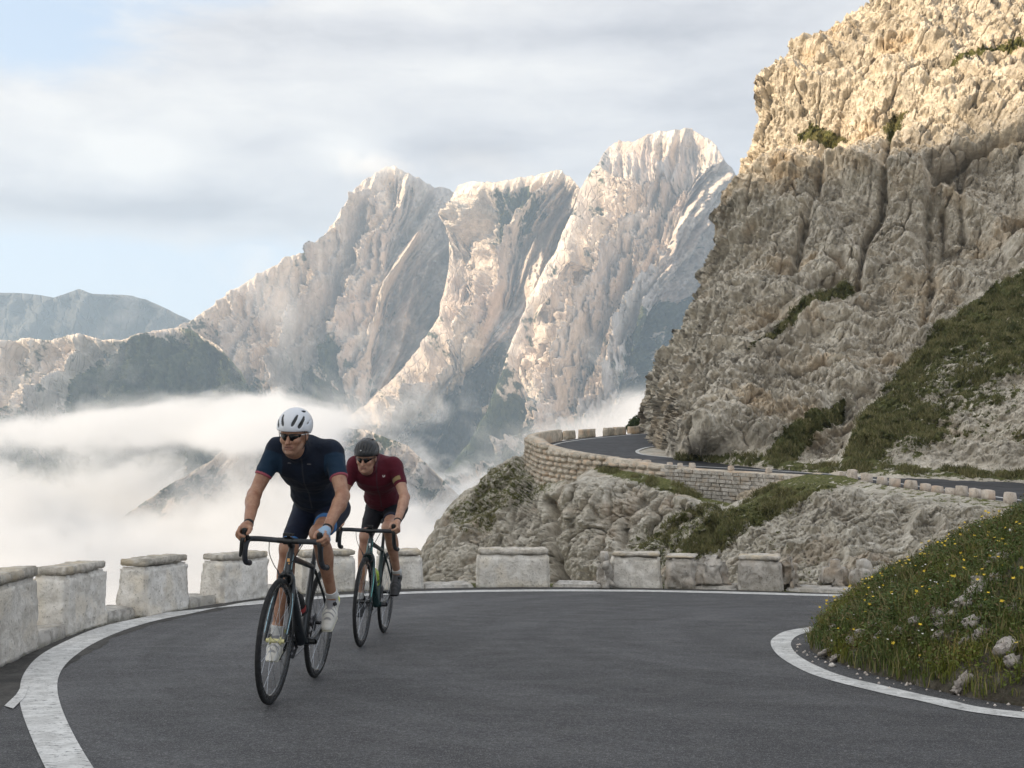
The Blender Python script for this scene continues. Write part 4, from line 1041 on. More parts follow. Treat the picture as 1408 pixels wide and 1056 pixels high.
# flowers
def flowers(name, n, size, mat, seed, h=(.05, .17), top_bias=False):
    r = np.random.default_rng(seed)
    dn = (lambda x, y: np.clip(patch_noise(x, y) * 1.6 + (.28 if not top_bias else sstep(8.2, 9.6, y) * .9), 0.03, 1) * gd(x, y))
    c = bank_pts(n, .05, dens=dn); V = []; F = []; at = []
    for k in range(n):
        hh = r.uniform(*h); p = c[k] + [r.normal(0, .01), r.normal(0, .01), hh]; s = size * r.uniform(.7, 1.25)
        nrm = np.array([r.normal(0, .4) - .1, r.normal(0, .4) - .35, 1.0]); nrm /= np.linalg.norm(nrm)
        u = np.cross(nrm, [0, 1, 0.2]); u /= np.linalg.norm(u); v = np.cross(nrm, u)
        b = len(V); V.append(p)
        for j in range(10):
            a = j * math.pi / 5; rr = s * (1.0 if j % 2 == 0 else .55)
            V.append(p + (u * math.cos(a) + v * math.sin(a)) * rr + nrm * s * .22 * (j % 2 == 0))
        for j in range(10): F.append((b, b + 1 + j, b + 1 + (j + 1) % 10))
    return mesh_np(name, np.array(V), np.array(F), mat, smooth=False)
M_yel = material('yellow_petal', base=(0.72, 0.50, 0.02), rough=.6)
M_wht = material('white_petal', base=(0.74, 0.70, 0.66), rough=.6)
tag(flowers('yellow_flowers', 420, .0125, M_yel, 5, top_bias=False), kind='stuff')
tag(flowers('yellow_flowers', 380, .0135, M_yel, 8, h=(.06, .2), top_bias=True), kind='stuff')
tag(flowers('white_flowers', 260, .008, M_wht, 6), kind='stuff')

# stones lying in the bank
M_pink = stone_mat('pale_pink_stone', (0.86, 0.80, 0.74), (0.62, 0.55, 0.50), (0.76, 0.66, 0.60), 9)
def on_bank(px, py):
    d = np.linspace(4.5, 11.5, 1400); x = (px - 704) / FPX * d; z = (528 - py) / FPX * d
    zb, dd = bank_z(x, d); k = np.where((z <= zb) & (dd > 0))[0]
    if len(k) == 0: return None
    k = k[0]; return np.array([x[k], d[k], zb[k]])
stones = [(1345, 822, 34, 14), (1330, 836, 30, 13), (1352, 812, 24, 16), (1372, 800, 20, 12), (1318, 850, 30, 12), (1300, 862, 24, 10), (1345, 865, 26, 16), (1356, 878, 22, 14), (1335, 885, 20, 10), (1350, 805, 18, 14),
          (1390, 900, 34, 22), (1400, 918, 22, 16), (1335, 942, 26, 14), (1322, 952, 18, 8), (1190, 878, 26, 13), (1205, 868, 22, 10), (1176, 886, 18, 10), (1215, 880, 22, 10), (1240, 872, 20, 9), (1152, 868, 14, 10), (1166, 855, 16, 8), (1262, 858, 18, 8),
          (1228, 845, 18, 8), (1385, 770, 26, 10), (1365, 780, 20, 8), (1290, 828, 20, 9), (1402, 842, 20, 12), (1140, 900, 22, 7), (1152, 908, 16, 6), (1400, 735, 26, 10)]
sm = []
for k in range(5):
    o = rough_box('x', 1, 1, 1, M_pink, bev=.22, cell=.25, amp=.16, seed=90 + k, chip=.16); sm.append(o.data); o.data.name = 'stone'; bpy.data.objects.remove(o)
rs = random.Random(3)
for q in range(230):
    px, py = rs.uniform(1140, 1405), rs.uniform(710, 960); c = on_bank(px, py)
    if c is None: continue
    if fbm(np.array([[(c[0] * .9 - c[1] * .25) / .45, (c[1] * .5 + c[0] * .7) / .5, 3.3]]), 3, .55, 61)[0] > .30:
        w = rs.choice([8, 10, 12, 15, 20]); stones.append((px, py, w, w * rs.uniform(.4, .65)))
for k, (px, py, w, h) in enumerate(stones):
    c = on_bank(px, py)
    if c is None: continue
    s = c[1] / FPX; o = bpy.data.objects.new('stone', sm[k % 5]); COL.objects.link(o)
    o.location = (c[0], c[1] + .03, c[2] - h * s * .30); o.scale = (w * s, w * s * .8, h * s * 1.3); o.rotation_euler = (rs.uniform(-.2, .2), -0.5 + rs.uniform(-.2, .2), rs.uniform(-.6, .6))
    big = {10: 'largest pale stone low in the flower bank, near the photo edge', 27: 'flat stone lying at the tip of the flower bank beside the asphalt', 29: 'pale stone near the top of the flower bank at the photo edge'}
    tag(o, big.get(k, 'pale pinkish stone lying in the grass of the flower bank'), 'stone', 'stones lying in the flower bank')
# crumbs along the foot of the bank
def crumbs():
    r = np.random.default_rng(9); V = []; F = []
    for k in range(190):
        e = bank_edge[r.integers(20, 190)]; x, y = e + r.normal(0, .05, 2) + np.array([-.04, -.02]); s = r.uniform(.006, .022) * (.7 if r.random() < .9 else 1.5)
        c = np.array([x, y, gz(y) + s * .3]); b = len(V)
        for dv in [(1, 0, 0), (-1, 0, 0), (0, 1, 0), (0, -1, 0), (0, 0, .8), (0, 0, -.8)]: V.append(c + np.array(dv) * s * r.uniform(.6, 1.2))
        for f in [(0, 2, 4), (2, 1, 4), (1, 3, 4), (3, 0, 4), (2, 0, 5), (1, 2, 5), (3, 1, 5), (0, 3, 5)]: F.append((b + f[0], b + f[1], b + f[2]))
    return mesh_np('gravel', np.array(V), np.array(F), M_pink, smooth=False)
tag(crumbs(), kind='stuff')
# ================================================================== figures and bicycles
class Field:
    def __init__(s, lo, hi, h):
        s.lo = np.array(lo, np.float32); s.h = h
        s.n = np.ceil((np.array(hi) - np.array(lo)) / h).astype(int) + 1
        s.F = np.full(s.n, 0.2, np.float32); s.rs = 1.0
    def win(s, lo, hi):
        a = np.clip(np.floor((np.array(lo) - s.lo) / s.h).astype(int), 0, s.n); b = np.clip(np.ceil((np.array(hi) - s.lo) / s.h).astype(int) + 1, 0, s.n)
        if (b <= a).any(): return None
        g = [(s.lo[i] + s.h * np.arange(a[i], b[i])).astype(np.float32) for i in range(3)]
        return (slice(a[0], b[0]), slice(a[1], b[1]), slice(a[2], b[2])), g[0][:, None, None], g[1][None, :, None], g[2][None, None, :]
    def op(s, lo, hi, fn, k=0.02, mode='u'):
        w = s.win(lo, hi)
        if w is None: return
        sl, x, y, z = w; d = fn(x, y, z); f = s.F[sl]
        if mode == 'u':
            h = np.maximum(k - np.abs(f - d), 0) / k; s.F[sl] = np.minimum(f, d) - h * h * k * .25
        elif mode == 's':
            d = -d; h = np.maximum(k - np.abs(f - d), 0) / k; s.F[sl] = np.maximum(f, d) + h * h * k * .25
        elif mode == 'i': s.F[sl] = np.maximum(f, d)
    def cone(s, a, b, ra, rb, k=0.02, mode='u', off=0.0, cut=None, sc=(1, 1, 1), r3=None):
        a = np.array(a, float); b = np.array(b, float); ra = ra * s.rs + off; rb = rb * s.rs + off; m = max(ra, rb, r3 or 0) * 1.15 + k + s.h * 2
        ax = b - a; L2 = ax @ ax
        def fn(x, y, z):
            px, py, pz = x - a[0], y - a[1], z - a[2]
            t = np.clip((px * ax[0] + py * ax[1] + pz * ax[2]) / L2, 0, 1)
            r = ra + (rb - ra) * t
            if r3 is not None: r = r + (r3 + off - (ra + rb) / 2) * 4 * t * (1 - t)
            d = np.sqrt(((px - ax[0] * t) / sc[0]) ** 2 + ((py - ax[1] * t) / sc[1]) ** 2 + ((pz - ax[2] * t) / sc[2]) ** 2) - r
            if cut is not None:
                tt = (px * ax[0] + py * ax[1] + pz * ax[2]) / math.sqrt(L2)
                d = np.maximum(d, tt - cut * math.sqrt(L2))
            return d
        s.op(np.minimum(a, b) - m, np.maximum(a, b) + m, fn, k, mode)
    def ell(s, c, r, R=None, k=0.02, mode='u', off=0.0):
        c = np.array(c, float); r = np.array(r, float) * s.rs + off; R = np.eye(3) if R is None else np.asarray(R, float)
        m = r.max() + k + s.h * 2
        def fn(x, y, z):
            px, py, pz = x - c[0], y - c[1], z - c[2]
            q = [R[0, i] * px + R[1, i] * py + R[2, i] * pz for i in range(3)]
            k0 = np.sqrt(sum((q[i] / r[i]) ** 2 for i in range(3))); k1 = np.sqrt(sum((q[i] / r[i] ** 2) ** 2 for i in range(3)))
            return k0 * (k0 - 1) / (k1 + 1e-6)
        s.op(c - m, c + m, fn, k, mode)
    def mesh(s):
        F = s.F; sg = F < 0
        nx, ny, nz = F.shape
        act = np.zeros((nx - 1, ny - 1, nz - 1), bool); alls = np.ones_like(act)
        for i in (0, 1):
            for j in (0, 1):
                for k in (0, 1):
                    c = sg[i:nx - 1 + i, j:ny - 1 + j, k:nz - 1 + k]; act |= c; alls &= c
        act &= ~alls
        I = np.argwhere(act); idx = np.full(act.shape, -1, np.int32); idx[act] = np.arange(len(I))
        val = {}
        for i in (0, 1):
            for j in (0, 1):
                for k in (0, 1): val[(i, j, k)] = F[I[:, 0] + i, I[:, 1] + j, I[:, 2] + k]
        acc = np.zeros((len(I), 3)); cnt = np.zeros(len(I))
        cs = list(val.keys())
        for a in cs:
            for ax in range(3):
                if a[ax] == 1: continue
                b = list(a); b[ax] = 1; b = tuple(b); va, vb = val[a], val[b]; m = (va < 0) != (vb < 0)
                t = np.where(m, va / np.where(m, va - vb, 1), 0); p = np.tile(np.array(a, float), (len(I), 1)); p[:, ax] = t
                acc[m] += p[m]; cnt[m] += 1
        V = s.lo + s.h * (I + acc / cnt[:, None])
        Q = []
        for ax in range(3):
            o1, o2 = [(1, 2), (2, 0), (0, 1)][ax]
            sl0 = [slice(1, -1)] * 3; sl0[ax] = slice(0, -1); sl1 = [slice(1, -1)] * 3; sl1[ax] = slice(1, None)
            A = sg[tuple(sl0)]; B = sg[tuple(sl1)]; E = np.argwhere(A != B); inside = A[A != B]
            E = E + 1; E[:, ax] -= 1
            def cell(d1, d2):
                e = E.copy(); e[:, o1] -= d1; e[:, o2] -= d2; return idx[e[:, 0], e[:, 1], e[:, 2]]
            q = np.stack([cell(1, 1), cell(0, 1), cell(0, 0), cell(1, 0)], 1)
            q[~inside] = q[~inside][:, ::-1]; Q.append(q)
        Q = np.concatenate(Q); Q = Q[(Q >= 0).all(1)]
        # one light smoothing pass
        for _ in range(2):
            S = np.zeros_like(V); c = np.zeros(len(V))
            for i in range(4):
                np.add.at(S, Q[:, i], V[Q[:, (i + 1) % 4]]); np.add.at(c, Q[:, i], 1)
                np.add.at(S, Q[:, i], V[Q[:, (i - 1) % 4]]); np.add.at(c, Q[:, i], 1)
            V = V + 0.35 * (S / np.maximum(c, 1)[:, None] - V)
        return V, Q

def ik(a, b, l1, l2, pole):
    a = np.array(a, float); b = np.array(b, float); v = b - a; d = np.linalg.norm(v); d = min(d, (l1 + l2) * .999); u = v / np.linalg.norm(v)
    t = (l1 * l1 - l2 * l2 + d * d) / (2 * d); h = math.sqrt(max(l1 * l1 - t * t, 0)); p = np.array(pole, float); p = p - (p @ u) * u; p /= np.linalg.norm(p)
    return a + u * t + p * h

def tube(pts, r, n=10, sc=None, closed=False, caps=True):
    """sweep; r scalar or list; returns verts, faces"""
    P_ = np.asarray(pts, float); m = len(P_); r = np.full(m, r) if np.isscalar(r) else np.asarray(r, float)
    T = np.gradient(P_, axis=0) if not closed else np.roll(P_, -1, 0) - np.roll(P_, 1, 0)
    T /= np.linalg.norm(T, axis=1)[:, None]
    up = np.array([0, 1, 0.0]) if abs(T[0] @ np.array([0, 1, 0])) < .9 else np.array([0, 0, 1.0])
    V = []; a = np.arange(n) * 2 * np.pi / n
    for i in range(m):
        s = np.cross(T[i], up); s /= np.linalg.norm(s); u = np.cross(s, T[i])
        sx, sy = (1, 1) if sc is None else sc
        V.append(P_[i] + r[i] * (np.cos(a)[:, None] * s * sx + np.sin(a)[:, None] * u * sy)); up = u
    V = np.concatenate(V); F = []
    for i in range(m if closed else m - 1):
        j = (i + 1) % m
        for k in range(n): F.append((i * n + k, i * n + (k + 1) % n, j * n + (k + 1) % n, j * n + k))
    F = [tuple(f[::-1]) for f in F]
    if caps and not closed: F.append(tuple(range(n))); F.append(tuple((m - 1) * n + k for k in range(n))[::-1])
    return V, F
class MB:
    def __init__(s): s.V = []; s.F = []; s.M = []; s.n = 0
    def add(s, VF, mi=0):
        V, F = VF; s.V.append(np.asarray(V, float)); s.F += [tuple(int(i) + s.n for i in f) for f in F]; s.M += [mi] * len(F); s.n += len(V); return s
    def tube(s, pts, r, n=10, mi=0, **k): return s.add(tube(pts, r, n, **k), mi)
    def box(s, c, sz, R=None, mi=0):
        c = np.array(c, float); R = np.eye(3) if R is None else R
        v = np.array([[x, y, z] for x in (-.5, .5) for y in (-.5, .5) for z in (-.5, .5)]) * np.array(sz)
        return s.add((v @ R.T + c, [(0, 1, 3, 2), (4, 6, 7, 5), (0, 4, 5, 1), (2, 3, 7, 6), (0, 2, 6, 4), (1, 5, 7, 3)]), mi)
    def lathe(s, prof, c, n=48, mi=0, closed=True, seg=None):
        """profile (radius, y) turned about the y axis through c"""
        pr = np.array(prof, float); m = len(pr); a = np.arange(n) * 2 * np.pi / n; V = []
        for t in a: V.append(np.c_[c[0] + pr[:, 0] * math.cos(t), c[1] + pr[:, 1], c[2] + pr[:, 0] * math.sin(t)])
        F = []
        for i in range(n):
            j = (i + 1) % n
            for k in range(m if closed else m - 1): l = (k + 1) % m; F.append((i * m + k, i * m + l, j * m + l, j * m + k))
        return s.add((np.concatenate(V), F), mi)
    def build(s, name, mats, parent=None, smooth=True):
        mats = mats if isinstance(mats, list) else [mats]
        o = mesh_np(name, np.concatenate(s.V), s.F, parent=parent, smooth=smooth, mats=mats, midx=s.M)
        bm = bmesh.new(); bm.from_mesh(o.data); bmesh.ops.recalc_face_normals(bm, faces=bm.faces); bm.to_mesh(o.data); bm.free()
        if smooth:
            try:
                o.data.set_sharp_from_angle(angle=rad(40))
            except Exception: pass
        return o
def curve_pts(pts, n=16): return smooth3(pts, n)
def smooth3(pts, n):
    p = np.asarray(pts, float); p = np.vstack([2 * p[0] - p[1], p, 2 * p[-1] - p[-2]]); m = len(p) - 3; out = []
    for s in np.linspace(0, m - 1e-6, n):
        k = int(s); t = s - k; a, b, c, d = p[k:k + 4]
        out.append(.5 * ((2 * b) + (c - a) * t + (2 * a - 5 * b + 4 * c - d) * t * t + (3 * b - a - 3 * c + d) * t ** 3))
    return np.array(out)

# ---- materials
def gloss(name, c, r=.3, coat=0.3, metal=0.0, spec=.5):
    m = material(name, base=c, rough=r, metal=metal); b = m.node_tree.nodes['Principled BSDF']; b.inputs['Coat Weight'].default_value = coat; b.inputs['Coat Roughness'].default_value = .12; b.inputs['Specular IOR Level'].default_value = spec
    t = NT(m.node_tree); n = t.noise(t.obj(), 40, 3, .6); t.set(b.inputs['Roughness'], t.mapr(n, .3, .7, r * .8, min(r * 1.3, 1)))
    return m
M_black = gloss('black_carbon', (0.007, 0.008, 0.009), .38, .15)
M_blackm = gloss('black_rubber', (0.018, 0.018, 0.019), .65, 0, spec=.3)
M_tyre = gloss('tyre_rubber', (0.022, 0.022, 0.023), .75, 0, spec=.25)
M_rim = gloss('dark_rim', (0.022, 0.024, 0.027), .25, .3, .6)
M_silver = gloss('silver_metal', (0.55, 0.56, 0.58), .28, 0, 1.0)
M_steel = gloss('dark_steel', (0.10, 0.10, 0.11), .35, 0, 1.0)
M_spoke = gloss('spoke_metal', (0.35, 0.36, 0.38), .3, 0, 1.0)
M_cream = gloss('cream_hub', (0.62, 0.58, 0.30), .4, .2)
M_white = gloss('white_print', (0.72, 0.72, 0.72), .5, 0)
M_orange = gloss('orange_print', (0.75, 0.38, 0.12), .4, 0)
M_tape = gloss('bar_tape', (0.030, 0.034, 0.042), .6, 0)

def make_wheel(root, cx, zc, hubmat, steer=None, rear=False, decal=None):
    W = MB(); c = (cx, 0, zc)
    W.lathe([(.3105, -.010), (.311, .010), (.302, .0115), (.288, .010), (.2835, .004), (.2835, -.004), (.288, -.010), (.302, -.0115)], c, 72)
    if decal:
        for t0 in np.arange(0, 360, 60):
            a = np.radians(np.linspace(t0, t0 + 26, 10))
            for s_ in (-1, 1):
                V = []; 
                for rr in (.290, .300):
                    V += [(cx + rr * math.cos(t), s_ * (.0108 if rr < .295 else .0122), zc + rr * math.sin(t)) for t in a]
                F = [(i, i + 1, i + 11, i + 10) for i in range(9)]; W.add((np.array(V), F), 1)
    w = W.build('wheel', [M_rim, M_silver], root)
    T = MB(); T.lathe([(.3345, 0.0), (.3325, .007), (.326, .0115), (.317, .0125), (.309, .0105), (.309, -.0105), (.317, -.0125), (.326, -.0115), (.3325, -.007)], c, 96)
    T.build('tyre', M_tyre, w)
    S = MB(); ns = 20
    for k in range(ns):
        a = 2 * np.pi * k / ns; sd = 1 if k % 2 else -1; a2 = a + (.32 if (k // 2) % 2 else -.32) * (1 if True else 0)
        p0 = (cx + .019 * math.cos(a2 + 1.2 * (1 if (k // 2) % 2 else -1)), sd * .028, zc + .019 * math.sin(a2 + 1.2 * (1 if (k // 2) % 2 else -1))); p1 = (cx + .285 * math.cos(a), 0, zc + .285 * math.sin(a))
        S.tube([p0, p1], .00125, 5)
    S.build('spokes', M_spoke, w)['kind'] = 'stuff'
    Hb = MB(); Hb.lathe([(.004, -.052), (.012, -.050), (.012, -.034), (.022, -.031), (.022, -.026), (.012, -.022), (.0115, .022), (.022, .026), (.022, .031), (.012, .034), (.012, .050), (.004, .052)], c, 20, mi=0)
    Hb.build('hub', hubmat, w)
    Q = MB(); Q.tube([(cx, -.062, zc), (cx, .062, zc)], .005, 8); Q.tube([(cx, .060, zc), (cx, .072, zc)], .008, 10); Q.build('axle', M_steel, w)
    return w

GEO = dict(fx=.575, rx=-.405, zw=.335)
def make_bike(label, cfg):
    root = empty('bicycle'); tag(root, label, 'bicycle', 'racing bicycles')
    fm = cfg['frame']; BB = np.array([0, 0, .27]); FA = np.array([.575, 0, .335]); RA = np.array([-.405, 0, .335])
    HB = np.array([.428, 0, .690]); HT = np.array([.394, 0, .800]); ST = np.array([-.128, 0, .705])
    dirst = (ST - BB) / np.linalg.norm(ST - BB)
    f = MB()
    f.tube(smooth3([HB + [.003, 0, .02], HB * .5 + BB * .5 + [.01, 0, 0], BB + [.02, 0, 0]], 10), [.027, .027, .027, .028, .028, .028, .029, .03, .031, .031], 14, sc=(1.15, .95))
    f.tube(smooth3([HT - [0, 0, .03], (HT + ST) / 2 + [0, 0, -.0195], ST + [0, 0, -.012]], 8), [.022, .021, .019, .018, .017, .017, .016, .016], 12, sc=(.9, 1.05))
    f.tube([BB, BB + (ST - BB) * .6, ST + dirst * .02], [.022, .018, .0165], 12)
    f.tube([HB + [.0, 0, -.004], (HB + HT) / 2, HT], [.026, .0225, .0215], 14)
    f.tube([BB + [0, -.042, 0], BB + [0, .042, 0]], .022, 16)
    for s_ in (-1, 1):
        f.tube(smooth3([BB + [-.02, s_ * .022, -.002], BB + [-.12, s_ * .042, .01], RA + [.02, s_ * .062, -.005], RA + [0, s_ * .062, 0]], 9), [.013, .013, .012, .011, .010, .009, .009, .008, .010], 9)
        f.tube(smooth3([ST + [-.008, s_ * .012, -.03], ST * .5 + RA * .5 + [0, s_ * .044, 0], RA + [0, s_ * .062, .005]], 9), [.010, .009, .0085, .008, .008, .008, .007, .007, .009], 8)
    fo = f.build('frame', fm, root)
    # writing-like marks down the down tube and the head badge
    dm = MB(); rs_ = random.Random(2); dv = (BB - HB) / np.linalg.norm(BB - HB)
    for k in range(9):
        p = HB + dv * (.10 + k * .032)
        for s_ in (-1, 1):
            for (ox, oz, hgt, an) in [(-.006, 0, .016, .2), (.005, 0, .015, -.25)][: 2 if rs_.random() < .8 else 1]:
                q = p + dv * ox + np.array([0, s_ * .0285, .002 + rs_.uniform(-.002, .002)]); dm.box(q, (.0035, .002, hgt))
    dm.build('frame_lettering', M_white, fo); fo.children[-1]['kind'] = 'stuff'
    bd = MB(); bc = (HB * .45 + HT * .55) + [.0225, 0, 0]
    bd.box(bc + [.002, 0, .01], (.003, .014, .018)); bd.box(bc + [.003, .004, -.012], (.003, .006, .014)); bd.build('head_badge', M_orange if cfg['badge'] else M_silver, fo)
    hl = MB(); hl.tube([HT + [.012, .0185, -.01], HB + [.012, .0215, .02]], .0022, 6); hl.tube([HT + [.014, -.0175, -.02], HB + [.014, -.0205, .0]], .002, 6); hl.build('frame_highlight', cfg['highlight'], fo)  # pale lines drawn as painted gloss highlights on the head tube
    # fork
    fk = MB()
    for s_ in (-1, 1):
        fk.tube(smooth3([HB + [.002, s_ * .018, -.002], HB + [.018, s_ * .040, -.045], HB * .5 + FA * .5 + [-.010, s_ * .053, 0], FA + [-.006, s_ * .056, .03], FA + [0, s_ * .056, 0]], 14), [.018, .0175, .017, .016, .0155, .015, .014, .013, .012, .011, .010, .009, .0085, .009], 10, sc=(1.25, .75))
    fk.tube([HB + [.0, -.024, -.006], HB + [0, .024, -.006]], .020, 10)
    fko = fk.build('fork', cfg['fork'], root)
    ln = MB()
    for s_ in (-1, 1): ln.tube(smooth3([HB + [.036, s_ * .041, -.05], HB * .5 + FA * .5 + [.006, s_ * .0605, 0], FA + [.007, s_ * .062, .04]], 8), .0022, 5)
    ln.build('fork_highlight', cfg['highlight'], fko)  # the same painted highlight colour, as lines along the fork blades
    # front brake
    bk = MB(); bp = HB + [.032, 0, -.018]
    bk.tube(smooth3([bp + [0, .004, .012], bp + [.004, .034, .004], bp + [.008, .036, -.03], bp + [.010, .024, -.045]], 8), .007, 7); bk.tube(smooth3([bp + [0, -.004, .014], bp + [.004, -.034, .006], bp + [.008, -.036, -.03], bp + [.010, -.024, -.045]], 8), .007, 7)
    bk.tube([bp + [.002, -.036, .0], bp + [.0, -.050, .030]], .005, 7); bk.build('brake_caliper', M_black, root)
    # wheels
    make_wheel(root, .575, .335, [cfg['hub']]); make_wheel(root, -.405, .335, [M_black], rear=True, decal=True)
    # cockpit
    SP = HT + np.array([-.010, 0, .036]); BC = np.array([.470, 0, .868])
    st = MB(); st.tube([HT, SP], .0165, 14); st.tube([SP, SP * .3 + BC * .7, BC + [-.012, 0, 0]], [.019, .016, .017], 12); st.tube([BC + [0, -.024, 0], BC + [0, .024, 0]], .0215, 14); st.build('stem', M_black, root)
    hb = MB(); x0, z0 = BC[0], BC[2]
    for s_ in (-1, 1):
        hb.tube([(x0, 0, z0), (x0, s_ * .06, z0)], .0158, 12)
        hb.tube(smooth3([(x0, s_ * .06, z0), (x0 + .002, s_ * .15, z0 + .002), (x0 + .010, s_ * .190, z0 + .001), (x0 + .045, s_ * .204, z0), (x0 + .080, s_ * .206, z0 - .012), (x0 + .096, s_ * .209, z0 - .05), (x0 + .078, s_ * .213, z0 - .10), (x0 + .035, s_ * .217, z0 - .128), (x0 - .03, s_ * .220, z0 - .135)], 34), .0150, 11, mi=1)
        hb.tube([(x0 - .03, s_ * .220, z0 - .135), (x0 - .036, s_ * .220, z0 - .1355)], .0165, 11, mi=0)
    hbo = hb.build('handlebar', [M_black, M_tape], root)
    for s_ in (-1, 1):
        hd = MB(); hd.tube(smooth3([(x0 + .055, s_ * .206, z0 - .002), (x0 + .095, s_ * .207, z0 + .010), (x0 + .125, s_ * .208, z0 + .022), (x0 + .138, s_ * .208, z0 + .050), (x0 + .140, s_ * .208, z0 + .062)], 12), [.015, .0165, .0175, .0175, .017, .0165, .017, .0175, .0175, .017, .014, .006], 12, sc=(1, .9))
        h_ = hd.build('brake_hood', M_blackm, hbo)
        lv = MB(); lv.tube(smooth3([(x0 + .142, s_ * .210, z0 + .030), (x0 + .150, s_ * .213, z0 - .005), (x0 + .136, s_ * .219, z0 - .055), (x0 + .128, s_ * .224, z0 - .095)], 10), [.009, .010, .010, .009, .0085, .008, .0075, .007, .0065, .005], 8, sc=(.6, 1.4)); lv.build('brake_lever', M_black, hbo)
    cp = MB(); cp.box((x0 + .002, 0, z0 + .034), (.060, .048, .016)); cp.tube([(x0, 0, z0 + .018), (x0, 0, z0 + .03)], .010, 8); cp.build('bike_computer', M_blackm, hbo)
    cb = MB(); cb.tube(smooth3([(x0 + .02, -.10, z0 - .012), (x0 + .055, -.085, z0 - .07), (x0 + .025, -.066, z0 - .13), (HB[0] + .034, -.050, HB[2] + .012)], 14), .0024, 6); cb.tube(smooth3([(x0 + .02, .09, z0 - .012), (x0 + .045, .07, z0 - .06), (x0 + .02, .04, z0 - .11), (HB[0] + .02, .012, HB[2] + .06)], 12), .0024, 6); cb.build('cable', M_blackm, root)
    # saddle
    SD = np.array([-.21, 0, .955])
    sp = MB(); sp.tube([ST, ST + dirst * (.955 - .705 - .03) / dirst[2]], .0135, 12); sp.build('seatpost', M_black, root)
    sd = MB(); n = 14; V = []; 
    for i in range(n):
        t = i / (n - 1); x = SD[0] + .15 - .27 * t; w = np.interp(t, [0, .12, .4, .75, .93, 1], [.012, .020, .030, .064, .066, .045]); z = SD[2] + np.interp(t, [0, .2, .6, 1], [-.006, 0, .0, .012])
        for a in np.linspace(0, 2 * np.pi, 14, endpoint=False): V.append((x, w * math.cos(a), z - .012 + .016 * math.sin(a) * (1 if math.sin(a) > 0 else 1.6) + (-.012 * abs(math.cos(a)) ** 3)))
    F = [(i * 14 + k, i * 14 + (k + 1) % 14, (i + 1) * 14 + (k + 1) % 14, (i + 1) * 14 + k) for i in range(n - 1) for k in range(14)] + [tuple(range(14)), tuple((n - 1) * 14 + k for k in range(14))]
    sd.add((np.array(V), F)); sdo = sd.build('saddle', M_black, root)
    # drivetrain (drive side is the rider's right, y < 0)
    th = rad(180 - cfg['crank']); cr = .172
    Lp = np.array([-cr * math.cos(th), .115, .27 + cr * math.sin(th)]); Rp = np.array([cr * math.cos(th), -.115, .27 - cr * math.sin(th)])
    for s_, p in ((1, Lp), (-1, Rp)):
        c_ = MB(); c_.tube([(0, s_ * .045, .27), (0, s_ * .078, .27)], .017, 12); e = np.array([p[0], s_ * .088, p[2]]); c_.tube([(0, s_ * .078, .27), np.array([0, s_ * .078, .27]) * .5 + e * .5, e], [.017, .013, .013], 10, sc=(1.15, .7)); co = c_.build('crank', cfg['crankmat'], root)
        pdl = MB(); pdl.tube([e, p + [0, s_ * .02, 0]], .006, 8); pdl.box(p + np.array([0, s_ * .005, 0]), (.065, .055, .016)); pdl.build('pedal', M_black, co)
    ch = MB(); ch.lathe([(.106, -.052), (.106, -.048), (.080, -.047), (.080, -.053)], (0, 0, .27), 50); ch.lathe([(.078, -.044), (.078, -.040), (.055, -.040), (.055, -.044)], (0, 0, .27), 40)
    for k in range(4): a = k * math.pi / 2 + .6; ch.tube([(.015 * math.cos(a), -.05, .27 + .015 * math.sin(a)), (.095 * math.cos(a), -.05, .27 + .095 * math.sin(a))], .009, 8, sc=(.5, 1.2))
    ch.build('chainring', M_steel, root)
    cs_ = MB()
    for k, r_ in enumerate([.055, .050, .045, .040, .035, .030, .026]): cs_.lathe([(r_, -.030 - k * .0035), (r_, -.032 - k * .0035), (.012, -.032 - k * .0035), (.012, -.030 - k * .0035)], (-.405, 0, .335), 30)
    cs_.build('cassette', M_steel, root)
    cn = MB(); cn.tube([(0, -.050, .376), (-.405, -.042, .375)], .0035, 6, sc=(.8, 1.3)); cn.tube([(0, -.050, .164), (-.385, -.042, .225)], .0035, 6, sc=(.8, 1.3)); cn.build('chain', M_steel, root)
    dr = MB(); dr.tube([(-.405, -.065, .335), (-.40, -.07, .285), (-.39, -.06, .262)], .011, 8); dr.box((-.388, -.045, .235), (.022, .008, .075)); dr.lathe([(.020, -.046), (.020, -.040), (.004, -.040), (.004, -.046)], (-.39, 0, .268), 14); dr.lathe([(.020, -.046), (.020, -.040), (.004, -.040), (.004, -.046)], (-.385, 0, .212), 14); dr.build('rear_derailleur', M_black, root)
    # bottle on the down tube
    up = -dv; nrm = np.array([-up[2] * -1, 0, up[0] * -1]); nrm = np.array([-up[2], 0, up[0]]); 
    if nrm[2] < 0: nrm = -nrm
    b0 = BB + up * .16 + nrm * .062
    prof = [(0, .0), (.02, .032), (.10, .0365), (.112, .033), (.122, .0365), (.15, .0355), (.165, .026), (.172, .020), (.188, .019), (.19, .009), (.205, .010), (.208, .004)]
    bt = MB(); bt.tube([b0 + up * p[0] for p in prof], [max(p[1], .01) for p in prof], 16); 
    bo = bt.build('bottle', cfg['bottle'], root)
    bnd = MB(); bnd.tube([b0 + up * .05, b0 + up * .085], .0375, 16, caps=False); bnd.build('bottle_print', cfg['bprint'], bo)
    cg = MB()
    for s_ in (-1, 1): cg.tube(smooth3([b0 - nrm * .03 + up * .02, b0 + np.array([0, s_ * .040, 0]) + up * .03, b0 + np.array([0, s_ * .040, 0]) + up * .10, b0 - nrm * .03 + up * .12], 12), .003, 6)
    cg.build('bottle_cage', M_black, root)
    return root, Lp, Rp
DZ = .037
